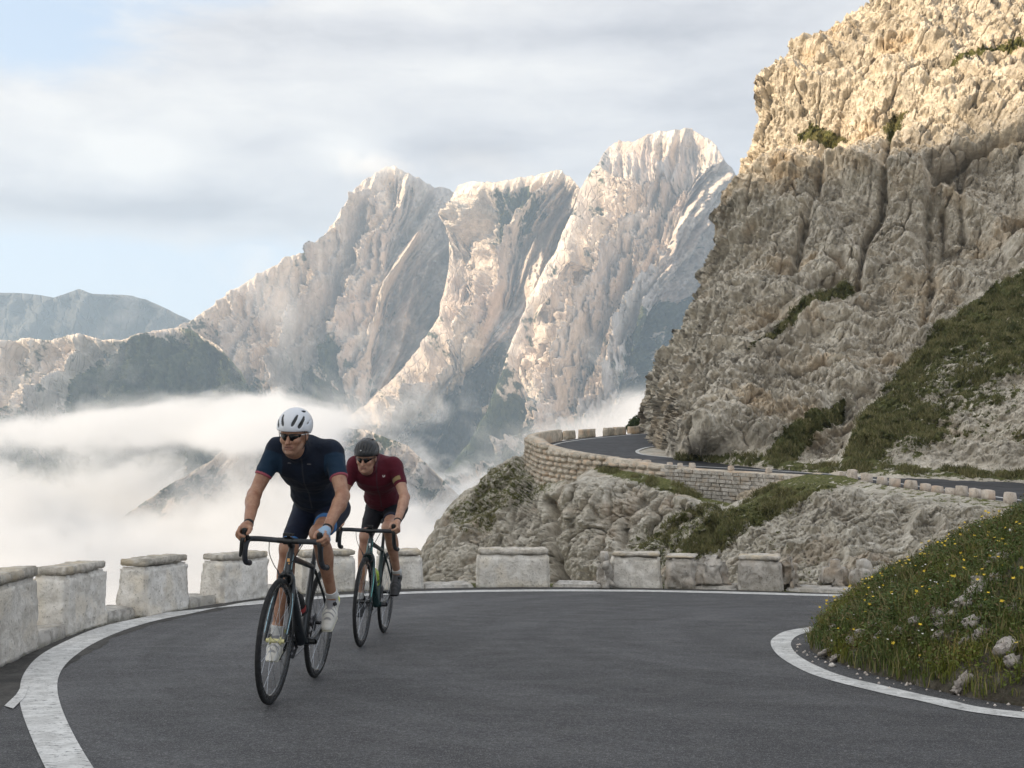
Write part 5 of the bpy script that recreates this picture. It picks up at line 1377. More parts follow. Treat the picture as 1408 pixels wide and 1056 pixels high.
def rotm(yaw=0, pitch=0, roll=0):
    return np.array((Matrix.Rotation(yaw, 3, 'Z') @ Matrix.Rotation(pitch, 3, 'Y') @ Matrix.Rotation(roll, 3, 'X')))
def f_skin(base, red):
    def f(t, b):
        p = t.obj(); n = t.noise(p, 16, 5, .65); n2 = t.noise(p, 120, 4, .7); lp = t.attr('lips')
        c = t.mix(t.mapr(n, .35, .65), base, red); c = t.mix(t.mapr(n2, .45, .65, 0, .35), c, t.mix(1.0, c, (.72, .66, .62), 'MULTIPLY')); c = t.mix(lp, c, (0.33, 0.13, 0.10)); c = t.mix(t.attr('stub'), c, (0.20, 0.13, 0.10))
        c = t.mix(t.attr('mouth'), c, (0.10, 0.035, 0.03))
        t.set(b.inputs['Base Color'], c); t.set(b.inputs['Roughness'], t.mapr(n, .35, .65, .36, .52)); b.inputs['Specular IOR Level'].default_value = .45
        b.inputs['Subsurface Weight'].default_value = .12; b.inputs['Subsurface Radius'].default_value = (.010, .004, .002); b.inputs['Subsurface Scale'].default_value = 1.0
        t.set(b.inputs['Normal'], t.bump(n2, .4, .004))
    return f
M_skin1 = material('tanned_skin', f_skin((0.40, 0.225, 0.145), (0.30, 0.150, 0.095)))
M_skin2 = material('fair_skin', f_skin((0.46, 0.27, 0.185), (0.36, 0.19, 0.13)))
def f_cloth(c1, c2, c3, band=None, gold=False, zip_=True):
    def f(t, b):
        p = t.obj(); n = t.noise(p, 7, 5, .6, .3); wv = t.noise(t.mapping(p, sc=(1, 1, 1)), 420, 2, .5)
        c = t.mix(t.mapr(n, .38, .62), c1, c2); c = t.mix(t.mapr(t.attr('arm'), .2, .5), c, c3)
        if band:
            c = t.mix(t.mapr(t.attr('hem'), .3, .7), c, band)
        if zip_: c = t.mix(t.math('MULTIPLY', t.attr('zip'), .5), c, (0.05, 0.05, 0.055))
        c = t.mix(t.attr('mark'), c, (0.62, 0.58, 0.56) if not gold else (0.70, 0.68, 0.66))
        if gold: c = t.mix(t.attr('patch'), c, (0.24, 0.18, 0.09))
        t.set(b.inputs['Base Color'], c); b.inputs['Roughness'].default_value = .78; b.inputs['Specular IOR Level'].default_value = .15
        b.inputs['Sheen Weight'].default_value = .05; b.inputs['Sheen Roughness'].default_value = .5
        t.set(b.inputs['Normal'], t.bump(t.math('ADD', t.math('MULTIPLY', wv, .3), t.math('MULTIPLY', t.noise(t.mapping(p, sc=(1, 1, 2.2)), 22, 4, .5, .6), 1.0)), .35, .006))
    return f
def rider(label, cfg, Lp, Rp, seed=0):
    root = empty('person'); tag(root, label, 'person', 'cyclists riding uphill')
    sh_w = cfg.get('shw', .168)
    sy = cfg.get('sy', -.015)
    SH = {1: np.array([.205, sh_w + sy, 1.375]), -1: np.array([.215, -sh_w + sy, 1.375])}
    HP = {s: np.array([-.250, s * .082, 1.048]) for s in (1, -1)}
    WR = {s: np.array([.515, s * .219, .975 - DZ]) for s in (1, -1)}
    EL = {1: ik(SH[1], WR[1], .295, .268, (-.3, 1.0, -.5)), -1: ik(SH[-1], WR[-1], .295, .268, (-.6, -.7, -.6))}
    ft = {1: rad(cfg.get('toeL', 38)), -1: rad(cfg.get('toeR', 16))}
    PD = {1: Lp, -1: Rp}
    def footpt(s, x, z):        # foot frame: ball of the foot at the pedal, x forward, z up
        a = ft[s]; return PD[s] + np.array([x * math.cos(a) + z * math.sin(a), s * .005, .014 - x * math.sin(a) + z * math.cos(a)])
    AN = {s: footpt(s, -.125, .100) for s in (1, -1)}
    KN = {1: ik(HP[1], AN[1], .412, .478, (1, -.02, .1)), -1: ik(HP[-1], AN[-1], .43, .46, (1, .02, .1))}
    hc = np.array(cfg['head']); HR = rotm(rad(cfg['yaw']), rad(cfg['pitch']), rad(cfg.get('hroll', 0)))
    hs = cfg.get('hs', .93)
    def H(x, y, z): return hc + HR @ (np.array([x, y, z]) * hs)
    chest = np.array([.135, sy, 1.285]); belly = np.array([-.03, sy * .5, 1.155]); pelv = np.array([-.225, 0, 1.070])
    Rt = rotm(0, rad(-40), 0)       # torso axis tilt: local z -> up and forward
    Rt = rotm(0, rad(48), 0)
    def torso(F, off, k=.05):
        F.ell(chest, (.115, .165, .155), Rt, k, off=off); F.ell(chest + [.055, 0, .035], (.095, .150, .095), Rt, k, off=off)
        F.ell(chest + [-.035, 0, .06], (.08, .155, .11), Rt, k, off=off)
        F.ell(belly, (.096, .130, .15), Rt, k, off=off)
        for s in (1, -1):
            F.ell(SH[s] + [-.01, -s * .015, -.005], (.066, .062, .066), None, .05, off=off)
            F.cone(SH[s] + [-.01, -s * .03, .012], chest + [.02, s * .03, .110], .050, .055, .05, off=off)
            F.ell(chest + [.075, s * .065, .01], (.06, .07, .06), Rt, .04, off=off)
    def pelvis(F, off):
        F.ell(pelv, (.115, .150, .110), Rt, .05, off=off)
        for s in (1, -1): F.ell(pelv + [-.06, s * .065, -.01], (.085, .08, .09), None, .04, off=off)
    def thigh(F, s, off, cut=None):
        F.cone(HP[s] + [-.0, s * .005, -.005], KN[s], .085, .049, .045, off=off, cut=cut, r3=.074)
    def uarm(F, s, off, cut=None):
        F.cone(SH[s], EL[s], .051, .035, .03, off=off, cut=cut, r3=.0455)
    # ---------------- body
    B = Field((-.42, -.36, .0), (.72, .36, 1.66), .0042)
    torso(B, -.010); pelvis(B, -.012)
    nk = H(-.035, 0, -.085)
    B.cone(chest + [.02, 0, .105], nk, .062, .056, .04); B.cone(chest + [.05, 0, .10], H(-.005, 0, -.09), .046, .048, .03)
    for s in (1, -1):
        uarm(B, s, 0); fa = WR[s] - EL[s]
        B.cone(EL[s], WR[s], .035, .0225, .02, r3=.0345); B.ell(EL[s] + fa * .22 + [0, s * .004, 0], (.033, .035, .05), None, .03)
        B.ell(EL[s], (.033, .034, .034), None, .02)
        # hand resting on the brake hood
        hx, hy, hz = .560, s * .212, .968
        B.cone(WR[s], (.545, s * .222, .975 - DZ), .026, .027, .02, sc=(1, .85, .9)); B.ell((.560, s * .226, .968 - DZ), (.045, .024, .022), rotm(0, rad(12), 0), .02)
        kn = [(.600, .236, .966), (.585, .242, .956), (.568, .245, .945), (.550, .243, .933)]
        for q, (x, y, z) in enumerate(kn):
            r0 = [.0098, .0102, .0098, .0088][q]; ln_ = [1, 1.08, 1.0, .82][q]
            z -= DZ; p0 = np.array([x - .03, s * (y - .012), z + .008]); p1 = np.array([x, s * y, z])
            p2 = p1 + np.array([.020, s * .006, -.026]) * ln_; p3 = p2 + np.array([.006, -s * .020, -.016]) * ln_; p4 = p3 + np.array([-.004, -s * .020, -.004]) * ln_
            B.cone(p0, p1, r0 * 1.15, r0 * 1.1, .010); B.cone(p1, p2, r0 * 1.08, r0, .004); B.cone(p2, p3, r0, r0 * .95, .004); B.cone(p3, p4, r0 * .95, r0 * .82, .004)
        t0, t1, t2, t3 = [np.array([a_, s * b_, c_ - DZ]) for a_, b_, c_ in ((.545, .208, .972), (.575, .186, .962), (.603, .183, .948), (.622, .186, .936))]
        B.cone(t0, t1, .015, .0125, .012); B.cone(t1, t2, .0122, .0112, .006); B.cone(t2, t3, .0110, .0092, .005)
        # leg
        thigh(B, s, -.006); sv = AN[s] - KN[s]
        B.ell(KN[s] + [.006, 0, 0], (.048, .045, .052), None, .03)
        B.cone(KN[s], AN[s], .050, .030, .03); B.ell(KN[s] + sv * .32 + np.array([-.030, s * .004, -.004]), (.043, .046, .105), rotm(0, math.atan2(-sv[0], -sv[2]), 0), .035)
        B.ell(KN[s] + [.034, 0, -.012], (.022, .030, .032), None, .02)
        B.ell(AN[s] + [.0, s * .014, 0], (.024, .026, .026), None, .015); B.cone(AN[s], footpt(s, -.10, .045), .032, .030, .015)
        B.cone(footpt(s, -.14, .035), footpt(s, .0, .026), .024, .018, .02)
    # head
    B.rs = hs
    B.ell(H(-.012, 0, .035), (.096, .077, .098), HR, .02)
    B.ell(H(.030, 0, -.03), (.056, .052, .085), HR, .03)
    B.ell(H(.052, 0, -.092), (.028, .030, .024), HR, .025)
    B.cone(H(.035, .033, -.078), H(-.02, .055, -.040), .016, .017, .025); B.cone(H(.035, -.033, -.078), H(-.02, -.055, -.040), .016, .017, .025)
    for s in (1, -1):
        B.ell(H(.062, s * .038, -.022), (.024, .022, .020), HR, .02)
        B.ell(H(.070, s * .030, .018), (.018, .022, .010), HR, .012)
        B.ell(H(.074, s * .029, .003), (.016, .019, .012), HR, .008, 's')
        B.ell(H(.068, s * .029, .003), (.013, .013, .012), HR, .004)
        B.ell(H(-.018, s * .078, -.005), (.018, .008, .031), HR @ rotm(s * rad(-18), rad(-10), 0), .006)
        B.ell(H(-.014, s * .084, -.002), (.010, .004, .018), HR, .004, 's')
        B.ell(H(.086, s * .011, -.034), (.010, .0085, .008), HR, .008)
        B.ell(H(.062, s * .026, -.058), (.016, .012, .016), HR, .018)
    B.cone(H(.080, 0, .014), H(.108, 0, -.030), .0080, .0105, .010); B.ell(H(.110, 0, -.033), (.0115, .0110, .0095), HR, .006)
    B.cone(H(.078, .022, -.062), H(.078, -.022, -.062), .006, .006, .012); B.cone(H(.0865, .017, -.0555), H(.0865, -.017, -.0555), .0050, .0050, .006)
    B.cone(H(.084, .018, -.070), H(.084, -.018, -.070), .0058, .0058, .006)
    B.cone(H(.092, .023, -.0620), H(.092, -.023, -.0620), .0032 if not cfg.get('open') else .0052, .0032 if not cfg.get('open') else .0052, .003, 's')
    B.ell(H(.078, 0, -.096), (.014, .018, .013), HR, .014)
    V, Q = B.mesh()
    hl_ = (V - hc) @ HR / hs      # head-local coordinates
    lx, ly, lz = hl_.T
    ish = (lx > .06) & (np.abs(ly) < .06)
    lips = sstep(.029, .022, np.abs(ly)) * np.clip(np.exp(-((lz + .0565) / .0045) ** 2) + np.exp(-((lz + .0695) / .0055) ** 2), 0, 1) * ish * (lx > .074)
    mouth = sstep(.026, .018, np.abs(ly)) * np.exp(-((lz + .0622) / .0034) ** 2) * ish * (lx > .07)
    stub = cfg.get('stub', .35) * sstep(-.035, -.060, lz) * sstep(-.13, -.10, lz) * (np.abs(ly) < .08) * (lx > -.02) * (np.linalg.norm(hl_, axis=1) < .16)
    mesh_np('body', V, Q, cfg['skin'], parent=root, attrs={'lips': lips * .7, 'mouth': mouth * .9, 'stub': stub})
    body_o = [c for c in root.children][-1]
    hr = Field(hc - .16, hc + .17, .004); hr.rs = hs; hr.ell(H(-.018, 0, .036), (.097, .081, .098), HR); hr.ell(H(-.055, 0, -.01), (.058, .072, .065), HR, .02)
    def facecut(x, y, z):
        q = np.stack(np.broadcast_arrays(x - hc[0], y - hc[1], z - hc[2]), -1) @ HR / hs; return np.maximum(q[..., 0] + .005 - .25 * (q[..., 2] - .03), -q[..., 2] - .055)
    hr.op(hc - .2, hc + .2, facecut, mode='i'); V, Q = hr.mesh(); mesh_np('hair', V, Q, M_hair, parent=root)
    # ---------------- jersey
    J = Field((-.30, -.34, .92), (.42, .34, 1.52), .0046)
    torso(J, .004, .05); J.ell(belly + [-.07, 0, -.035], (.10, .142, .12), Rt, .05, off=.0)
    J.cone(chest + [.03, 0, .108], nk * .98 + (chest + [.03, 0, .108]) * .02 + [.012, 0, 0], .068, .060, .03, off=.004, cut=1.0)
    J.cone(chest + [.05, 0, .10], H(-.005, 0, -.09) * .8 + (chest + [.05, 0, .10]) * .2, .050, .052, .03, off=.007, cut=1.0)
    for s in (1, -1): uarm(J, s, .006, cut=.60)
    # hem of the jersey: a plane square to the back
    ax = (chest - pelv) / np.linalg.norm(chest - pelv)
    def hemcut(x, y, z): return -((x - pelv[0]) * ax[0] + (z - pelv[2]) * ax[2]) - .015
    J.op(J.lo, J.lo + J.n * J.h, hemcut, mode='i')
    sl = J.win(J.lo, J.lo + J.n * J.h); gx, gy, gzz = sl[1], sl[2], sl[3]
    pp = np.stack(np.broadcast_arrays(gx, gy, gzz), -1)[::1]
    near = np.abs(J.F) < .02
    wr = np.zeros_like(J.F); q = pp[near].astype(float)
    # folds: run across the belly and out from the armpits
    fold = .0042 * ridged(np.c_[(q[:, 0] * .5 + q[:, 2]) * 9, q[:, 1] * 2.6, q[:, 0] * 5] + seed, 3, .5, 5) + .0022 * fbm(q * 22 + seed, 3, .5, 7)
    wr[near] = fold; J.F = J.F - wr + .002
    V, Q = J.mesh()
    arm = np.zeros(len(V)); hem = np.zeros(len(V)); patch = np.zeros(len(V))
    for s in (1, -1):
        u = (EL[s] - SH[s]); L_ = np.linalg.norm(u); u = u / L_; rel = V - SH[s]; t = rel @ u / L_; dd = np.linalg.norm(rel - (rel @ u)[:, None] * u, axis=1)
        m = (dd < .09) & (V[:, 1] * s > .12); arm = np.maximum(arm, sstep(.05, .22, t) * m); hem = np.maximum(hem, sstep(.560, .568, t) * m)
        if s == 1: patch = np.maximum(patch, ((t > .40) & (t < .52) & m & ((rel @ np.cross(u, [1, 0, 0])) > -.02)) * 1.0)
    zp = (np.abs(V[:, 1]) < .0035) & (V[:, 0] > .0)
    mk = np.zeros(len(V))
    for (y, z, ry, rz) in cfg['marks']:
        e = ((V[:, 1] - y) / ry) ** 2 + ((V[:, 2] - z) / rz) ** 2; mk = np.maximum(mk, (e < 1) * (V[:, 0] > .1) * 1.0 * cfg.get('markw', .8))
    mesh_np('jersey', V, Q, cfg['jersey'], parent=root, attrs={'arm': arm, 'hem': hem, 'zip': zp * 1.0, 'mark': mk, 'patch': patch})
    zt = MB(); zc = chest + np.array([.03, 0, .108]); 
    # ---------------- shorts
    S = Field((-.42, -.30, .55), (.38, .30, 1.24), .0050)
    pelvis(S, .0); S.ell(belly + [-.05, 0, -.03], (.10, .138, .13), Rt, .05)
    for s in (1, -1): thigh(S, s, .0015, cut=cfg.get('shortcut', {1: .70, -1: .96})[s])
    near = np.abs(S.F) < .02; w_ = S.win(S.lo, S.lo + S.n * S.h); pp = np.stack(np.broadcast_arrays(w_[1], w_[2], w_[3]), -1); q = pp[near].astype(float)
    wr = np.zeros_like(S.F); wr[near] = .003 * ridged(np.c_[q[:, 0] * 3, q[:, 1] * 5, q[:, 2] * 10] + 3 + seed, 3, .5, 9); S.F = S.F - wr + .0012
    V, Q = S.mesh(); hem = np.zeros(len(V)); arm = np.zeros(len(V))
    for s in (1, -1):
        u = (KN[s] - HP[s]); L_ = np.linalg.norm(u); u = u / L_; rel = V - HP[s]; t = rel @ u / L_; dd = np.linalg.norm(rel - (rel @ u)[:, None] * u, axis=1)
        c_ = cfg.get('shortcut', {1: .70, -1: .96})[s]; m = (dd < .12) & (V[:, 1] * s > .004); hem = np.maximum(hem, sstep(c_ - .075, c_ - .068, t) * m)
    mesh_np('shorts', V, Q, cfg['shorts'], parent=root, attrs={'arm': arm, 'hem': hem, 'zip': arm, 'mark': arm, 'patch': arm})
    # ---------------- shoes and socks
    for s in (1, -1):
        S = Field(np.minimum(footpt(s, -.2, -.05), footpt(s, .13, .16)) - [.06, .09, .06], np.maximum(footpt(s, -.2, -.05), footpt(s, .13, .16)) + [.06, .09, .06], .0038)
        S.cone(footpt(s, -.150, .026), footpt(s, -.03, .026), .034, .033, .02, sc=(1, 1, 1)); S.cone(footpt(s, -.03, .026), footpt(s, .060, .016), .041, .030, .025, sc=(1, 1.12, .9))
        S.cone(footpt(s, -.125, .03), footpt(s, -.128, .085), .036, .036, .025, cut=1.0); S.cone(footpt(s, -.09, .06), footpt(s, -.01, .035), .034, .032, .02)
        V, Q = S.mesh()
        a = ft[s]; rel = V - PD[s]; lx = rel[:, 0] * math.cos(a) - (rel[:, 2] - .014) * math.sin(a); lz = rel[:, 0] * math.sin(a) + (rel[:, 2] - .014) * math.cos(a)
        so = mesh_np('shoe', V, Q, cfg['shoe'], parent=root, attrs={'fx': lx, 'fz': lz, 'fy': (rel[:, 1]) * s})
        sl_ = Field(S.lo - .01, S.lo + S.n * S.h + .01, .004); sl_.cone(footpt(s, -.150, .004), footpt(s, -.03, .002), .034, .033, .02, sc=(1, 1, .45)); sl_.cone(footpt(s, -.03, .0), footpt(s, .065, .000), .041, .031, .02, sc=(1, 1.1, .4)); V, Q = sl_.mesh(); mesh_np('sole', V, Q, cfg['sole'], parent=so)
        bd = MB(); ctr = footpt(s, -.075, .078) + np.array([.01, s * .026, 0]); bd.tube([ctr, ctr + np.array([.006, s * .010, .004])], .0115, 14); bd.build('dial', M_blackm, so)
        if cfg.get('sock') is not None:
            k = Field(AN[s] - .12, AN[s] + .14, .004); u = (KN[s] - AN[s]) / np.linalg.norm(KN[s] - AN[s]); k.cone(AN[s] - u * .05, AN[s] + u * (cfg['sockh'] if s == 1 else .012), .0345, .0375, .01, cut=1.0); k.ell(AN[s] + [0, s * .014, 0], (.026, .028, .028), None, .01); V, Q = k.mesh(); mesh_np('sock', V, Q, cfg['sock'], parent=root)
    # ---------------- gloves or wrist wear
    for s in (1, -1):
        fa = (WR[s] - EL[s]); fa /= np.linalg.norm(fa)
        if (s == -1 and cfg.get('watchR', True)) or s == 1:
            w = MB(); n_ = 16; c = WR[s] - fa * .018; w.tube([c - fa * .010, c + fa * .012], .0285, 16, caps=False); w.build('wristband', M_blackm, root)
        if s in cfg.get('gloves', ()):
            g = Field((.44, min(s * .15, s * .29), .86), (.64, max(s * .15, s * .29), 1.02), .0035)
            g.cone(WR[s], (.545, s * .222, .975 - DZ), .026, .027, .02, sc=(1, .85, .9), off=.003); g.ell((.560, s * .226, .968 - DZ), (.045, .024, .022), rotm(0, rad(12), 0), .02, off=.003)
            for q, (x, y, z) in enumerate([(.600, .236, .966), (.585, .242, .956), (.568, .245, .945), (.550, .243, .933)]): g.cone((x - .03, s * (y - .012), z + .008 - DZ), (x + .006, s * (y + .002), z - .008 - DZ), .012, .0122, .008, off=.0022, cut=1.0)
            g.cone((.545, s * .208, .972 - DZ), (.57, s * .190, .964 - DZ), .015, .013, .012, off=.003, cut=1.0)
            V, Q = g.mesh(); mesh_np('glove', V, Q, cfg['glovemat'], parent=root)
    # ---------------- helmet
    Hm = Field(hc - .19, hc + .20, .0036); Hm.rs = hs
    hcx = (-.020, 0, .052)
    Hm.ell(H(*hcx), (.138, .100, .112), HR, .02); Hm.ell(H(-.09, 0, .06), (.085, .080, .080), HR, .05)
    Hm.ell(H(-.018, 0, .020), (.114, .084, .116), HR, .004, 's')
    def cutlow(x, y, z):
        q = np.stack(np.broadcast_arrays(x - hc[0], y - hc[1], z - hc[2]), -1) @ HR / hs; f = -(q[..., 2] - (.036 + .10 * np.clip(q[..., 0], -.2, .2) ** 2 * 3 - .030 * np.exp(-((q[..., 0] + .06) / .06) ** 2)))
        h = np.maximum(.006 - 0, 0); return f
    Hm.op(hc - .3, hc + .3, cutlow, mode='i')
    vl = []
    for (y0, x0_, z0_, x1_, z1_, wd, y1) in cfg['vents']:
        for s in (1, -1):
            if y0 == 0 and s == -1: continue
            Hm.cone(H(x0_, s * y0, z0_), H(x1_, s * y1, z1_), wd, wd * .6, .003, 's'); vl.append((H(x0_, s * y0, z0_), H(x1_, s * y1, z1_), wd))
    V, Q = Hm.mesh(); vv = np.zeros(len(V)); qh = (V - hc) @ HR / hs
    dep = 1 - np.sqrt(((qh[:, 0] + .02) / .138) ** 2 + (qh[:, 1] / .100) ** 2 + ((qh[:, 2] - .052) / .112) ** 2)
    for a_, b_, wd in vl:
        e = b_ - a_; t = np.clip((V - a_) @ e / (e @ e), 0, 1); d = np.linalg.norm(V - a_ - t[:, None] * e, axis=1); vv = np.maximum(vv, (d < wd * hs * (1 - .4 * t) * 1.12) & (dep > .028))  # marks the shallow vent recesses where shade is painted in
    ho = mesh_np('helmet', V, Q, cfg['helmet'], parent=root, attrs={'vent': vv * 1.0})
    pd_ = Field(hc - .19, hc + .20, .0045); pd_.rs = hs; pd_.ell(H(-.020, 0, .050), (.124, .089, .100), HR); pd_.ell(H(-.018, 0, .018), (.108, .080, .110), HR, .004, 's')
    def cutlow2(x, y, z):
        q = np.stack(np.broadcast_arrays(x - hc[0], y - hc[1], z - hc[2]), -1) @ HR / hs; return -(q[..., 2] - .040)
    pd_.op(hc - .3, hc + .3, cutlow2, mode='i'); V, Q = pd_.mesh(); mesh_np('helmet_liner', V, Q, M_blackm, parent=ho)
    if cfg.get('hmark'):
        hm_ = MB()
        for (y, z) in ((-.012, .092),): hm_.tube([H(.108, y - .006, z + .004), H(.110, y, z - .003), H(.108, y + .006, z + .004)], .0022, 6)
        hm_.build('helmet_emblem', M_white, ho)
    stp = MB()
    for s in (1, -1):
        stp.tube(smooth3([H(.03, s * .079, .045), H(.012, s * .083, .0), H(-.004, s * .076, -.050), H(.02, s * .045, -.100), H(.03, 0, -.112)], 14), .0030, 6, sc=(1.6, .5)); stp.tube(smooth3([H(-.06, s * .080, .03), H(-.035, s * .085, -.02), H(-.004, s * .078, -.050)], 8), .0030, 6, sc=(1.6, .5))
    stp.build('helmet_strap', M_blackm, ho)
    # ---------------- sunglasses: two wrapped lenses and a slim frame
    gl = MB(); n = 15
    for s in (1, -1):
        V = []; F = []
        for j, tz in enumerate(np.linspace(0, 1, 7)):
            for i, tt in enumerate(np.linspace(0, 1, n)):
                y = s * (.006 + .058 * tt); top = .020 - .004 * tt ** 2; bot = np.interp(tt, [0, .12, .45, .8, 1], [.006, -.015, -.023, -.014, .004])
                z = top + (bot - top) * tz; x = .094 - .050 * (abs(y) / .064) ** 2.4 + .004 * math.sin(math.pi * tz) + cfg.get('glx', 0); V.append(H(x, y, z))
        for j in range(6):
            for i in range(n - 1): F.append((j * n + i, j * n + i + 1, (j + 1) * n + i + 1, (j + 1) * n + i))
        V = np.array(V); back = V - HR @ np.array([.003, 0, 0]); N_ = len(V)
        gl.add((np.concatenate([V, back]), F + [tuple(a + N_ for a in f[::-1]) for f in F]))
    go = gl.build('sunglasses', M_lens, root)
    fr = MB(); fr.tube(smooth3([H(.046, .0655, .014), H(.078, .048, .020), H(.096, .02, .021), H(.098, 0, .018), H(.096, -.02, .021), H(.078, -.048, .020), H(.046, -.0655, .014)], 24), .0030, 6)
    for s in (1, -1): fr.tube(smooth3([H(.046, s * .0655, .014), H(.03, s * .076, .014), H(-.02, s * .083, .010)], 8), .0028, 6, mi=1)
    fr.build('glasses_frame', [M_black, cfg['temple']], go)
    return root
M_hair = material('dark_hair', base=(0.035, 0.026, 0.020), rough=.8)
M_lens = gloss('dark_lens', (0.003, 0.003, 0.004), .12, .0, spec=.25)
def f_shoe(base, acc, acc2):
    def f(t, b):
        fx, fz, fy = t.attr('fx'), t.attr('fz'), t.attr('fy'); n = t.noise(t.obj(), 30, 4, .6)
        c = t.mix(t.mapr(n, .4, .6, 0, .3), base, t.mix(1.0, base, (.7, .7, .7), 'MULTIPLY'))
        str_ = t.math('SINE', t.math('MULTIPLY', t.math('ADD', fx, t.math('MULTIPLY', fz, .6)), 260.0))
        m = t.math('MULTIPLY', t.mapr(str_, .35, .6), t.mapr(fz, .045, .055))
        c = t.mix(t.math('MULTIPLY', m, .8), c, acc2); c = t.mix(t.math('MULTIPLY', t.mapr(fx, -.115, -.135), t.mapr(fz, .03, .045)), c, acc)
        c = t.mix(t.mapr(fz, .074, .080), c, acc2)
        t.set(b.inputs['Base Color'], c); b.inputs['Roughness'].default_value = .5
    return f
M_shoe1 = material('white_shoe', f_shoe((0.62, 0.60, 0.55), (0.62, 0.66, 0.03), (0.20, 0.20, 0.21)))
M_shoe2 = material('black_shoe', f_shoe((0.016, 0.016, 0.018), (0.02, 0.02, 0.02), (0.05, 0.05, 0.055)))
M_sole1 = gloss('pale_sole', (0.60, 0.58, 0.46), .5, 0)
M_sole2 = gloss('black_sole', (0.02, 0.02, 0.022), .5, 0)
M_sock1 = material('sock_white', base=(0.55, 0.55, 0.54), rough=.9)
def shell(name, c, r, coat):
    m = gloss(name, c, r, coat); t = NT(m.node_tree); b = m.node_tree.nodes['Principled BSDF']; t.set(b.inputs['Base Color'], t.mix(t.attr('vent'), c, (0.012, 0.012, 0.013))); return m  # vent recesses coloured near black as painted shade
M_helm_w = shell('white_shell', (0.62, 0.64, 0.68), .38, .3)
M_helm_b = shell('black_shell', (0.006, 0.007, 0.009), .42, .08)
M_j1 = material('navy_jersey', f_cloth((0.006, 0.009, 0.018), (0.008, 0.014, 0.028), (0.010, 0.026, 0.050), band=(0.30, 0.075, 0.10)))
M_s1 = material('navy_shorts', f_cloth((0.008, 0.011, 0.024), (0.010, 0.015, 0.034), (0, 0, 0), band=(0.055, 0.16, 0.36), zip_=False))
M_j2 = material('maroon_jersey', f_cloth((0.070, 0.007, 0.015), (0.090, 0.011, 0.021), (0.070, 0.008, 0.017), band=(0.11, 0.014, 0.026), gold=True))
M_s2 = material('black_shorts', f_cloth((0.010, 0.010, 0.014), (0.013, 0.013, 0.018), (0, 0, 0), band=(0.030, 0.032, 0.052), zip_=False))
M_glove = material('blue_glove', base=(0.26, 0.37, 0.50), rough=.8)
M_frame1 = gloss('frame_black_blue', (0.006, 0.010, 0.014), .34, .2)
M_frame2 = gloss('frame_teal', (0.006, 0.030, 0.032), .32, .2)
M_highlight1 = gloss('highlight_pale_blue', (0.30, 0.46, 0.52), .25, .3, .4)
M_highlight2 = gloss('highlight_teal', (0.10, 0.42, 0.40), .25, .3, .4)
VW1 = [(.030, .112, .078, .030, .155, .0100, .052), (.068, .082, .068, .010, .125, .0125, .078), (.0, .060, .165, .02, .172, .0085, .0), (.052, .030, .150, .00, .160, .008, .052), (.100, .03, .075, -.06, .095, .010, .100), (.055, -.02, .150, -.10, .12, .010, .05)]
VW2 = [(.012, .122, .080, .045, .160, .0085, .012), (.036, .114, .078, .040, .152, .0090, .040), (.060, .098, .072, .02, .140, .0095, .066), (.084, .070, .068, .0, .110, .0100, .088), (.018, .02, .168, -.08, .158, .009, .018), (.048, .00, .158, -.09, .14, .009, .045), (.100, .02, .078, -.08, .09, .010, .095)]
c1 = dict(frame=M_frame1, fork=M_frame1, highlight=M_highlight1, hub=M_cream, badge=True, crank=149, crankmat=M_black, bottle=M_blackm, bprint=gloss('bottle_red', (0.35, 0.03, 0.03), .4, .1))
c2 = dict(frame=M_frame2, fork=M_frame2, highlight=M_highlight2, hub=M_black, badge=False, crank=151, crankmat=M_steel, bottle=gloss('bottle_lime', (0.42, 0.55, 0.06), .35, .2), bprint=gloss('bottle_dark_print', (0.10, 0.16, 0.05), .35, .2))
def place(roots, front_px, heading, lean):
    """put a bicycle and its rider on the sloping road: front tyre touches the road under front_px"""
    fxy = G(*front_px); slope = math.atan(SL)
    fwd = Vector((-math.sin(heading), -math.cos(heading), 0)); fwd.z = -SL * fwd.y; fwd.normalize()
    up0 = Vector((0, SL, 1)).normalized(); left = up0.cross(fwd).normalized(); 
    R3 = Matrix((fwd, left, up0)).transposed() @ Matrix.Rotation(-lean, 3, 'X')
    M = R3.to_4x4(); contact = Vector((fxy[0], fxy[1], gz(fxy[1]) + .001)); M.translation = contact - R3 @ Vector((.575, 0, 0))
    for r in roots: r.matrix_world = M
    return M
bike1, L1, R1 = make_bike('black racing bicycle with a cream front hub, ridden by the cyclist in the white helmet', c1)
person1 = rider('man in navy jersey, white helmet and dark sunglasses, leaning on the brake hoods',
                dict(head=(.380, -.042, 1.456), yaw=-3, pitch=13, skin=M_skin1, jersey=M_j1, shorts=M_s1, shoe=M_shoe1, sole=M_sole1, sock=M_sock1, sockh=.035, gloves=(1,), glovemat=M_glove, helmet=M_helm_w, vents=VW1, temple=M_white,
                     marks=[(.040, 1.30, .011, .004), (-.075, 1.30, .011, .004)], markw=.18, open=True, toeL=46, toeR=40), L1, R1, 0)
place([bike1, person1], (372, 968.5), rad(4.6), rad(3.3))
bike2, L2, R2 = make_bike('dark teal racing bicycle with a lime green bottle, following behind the first one', c2)
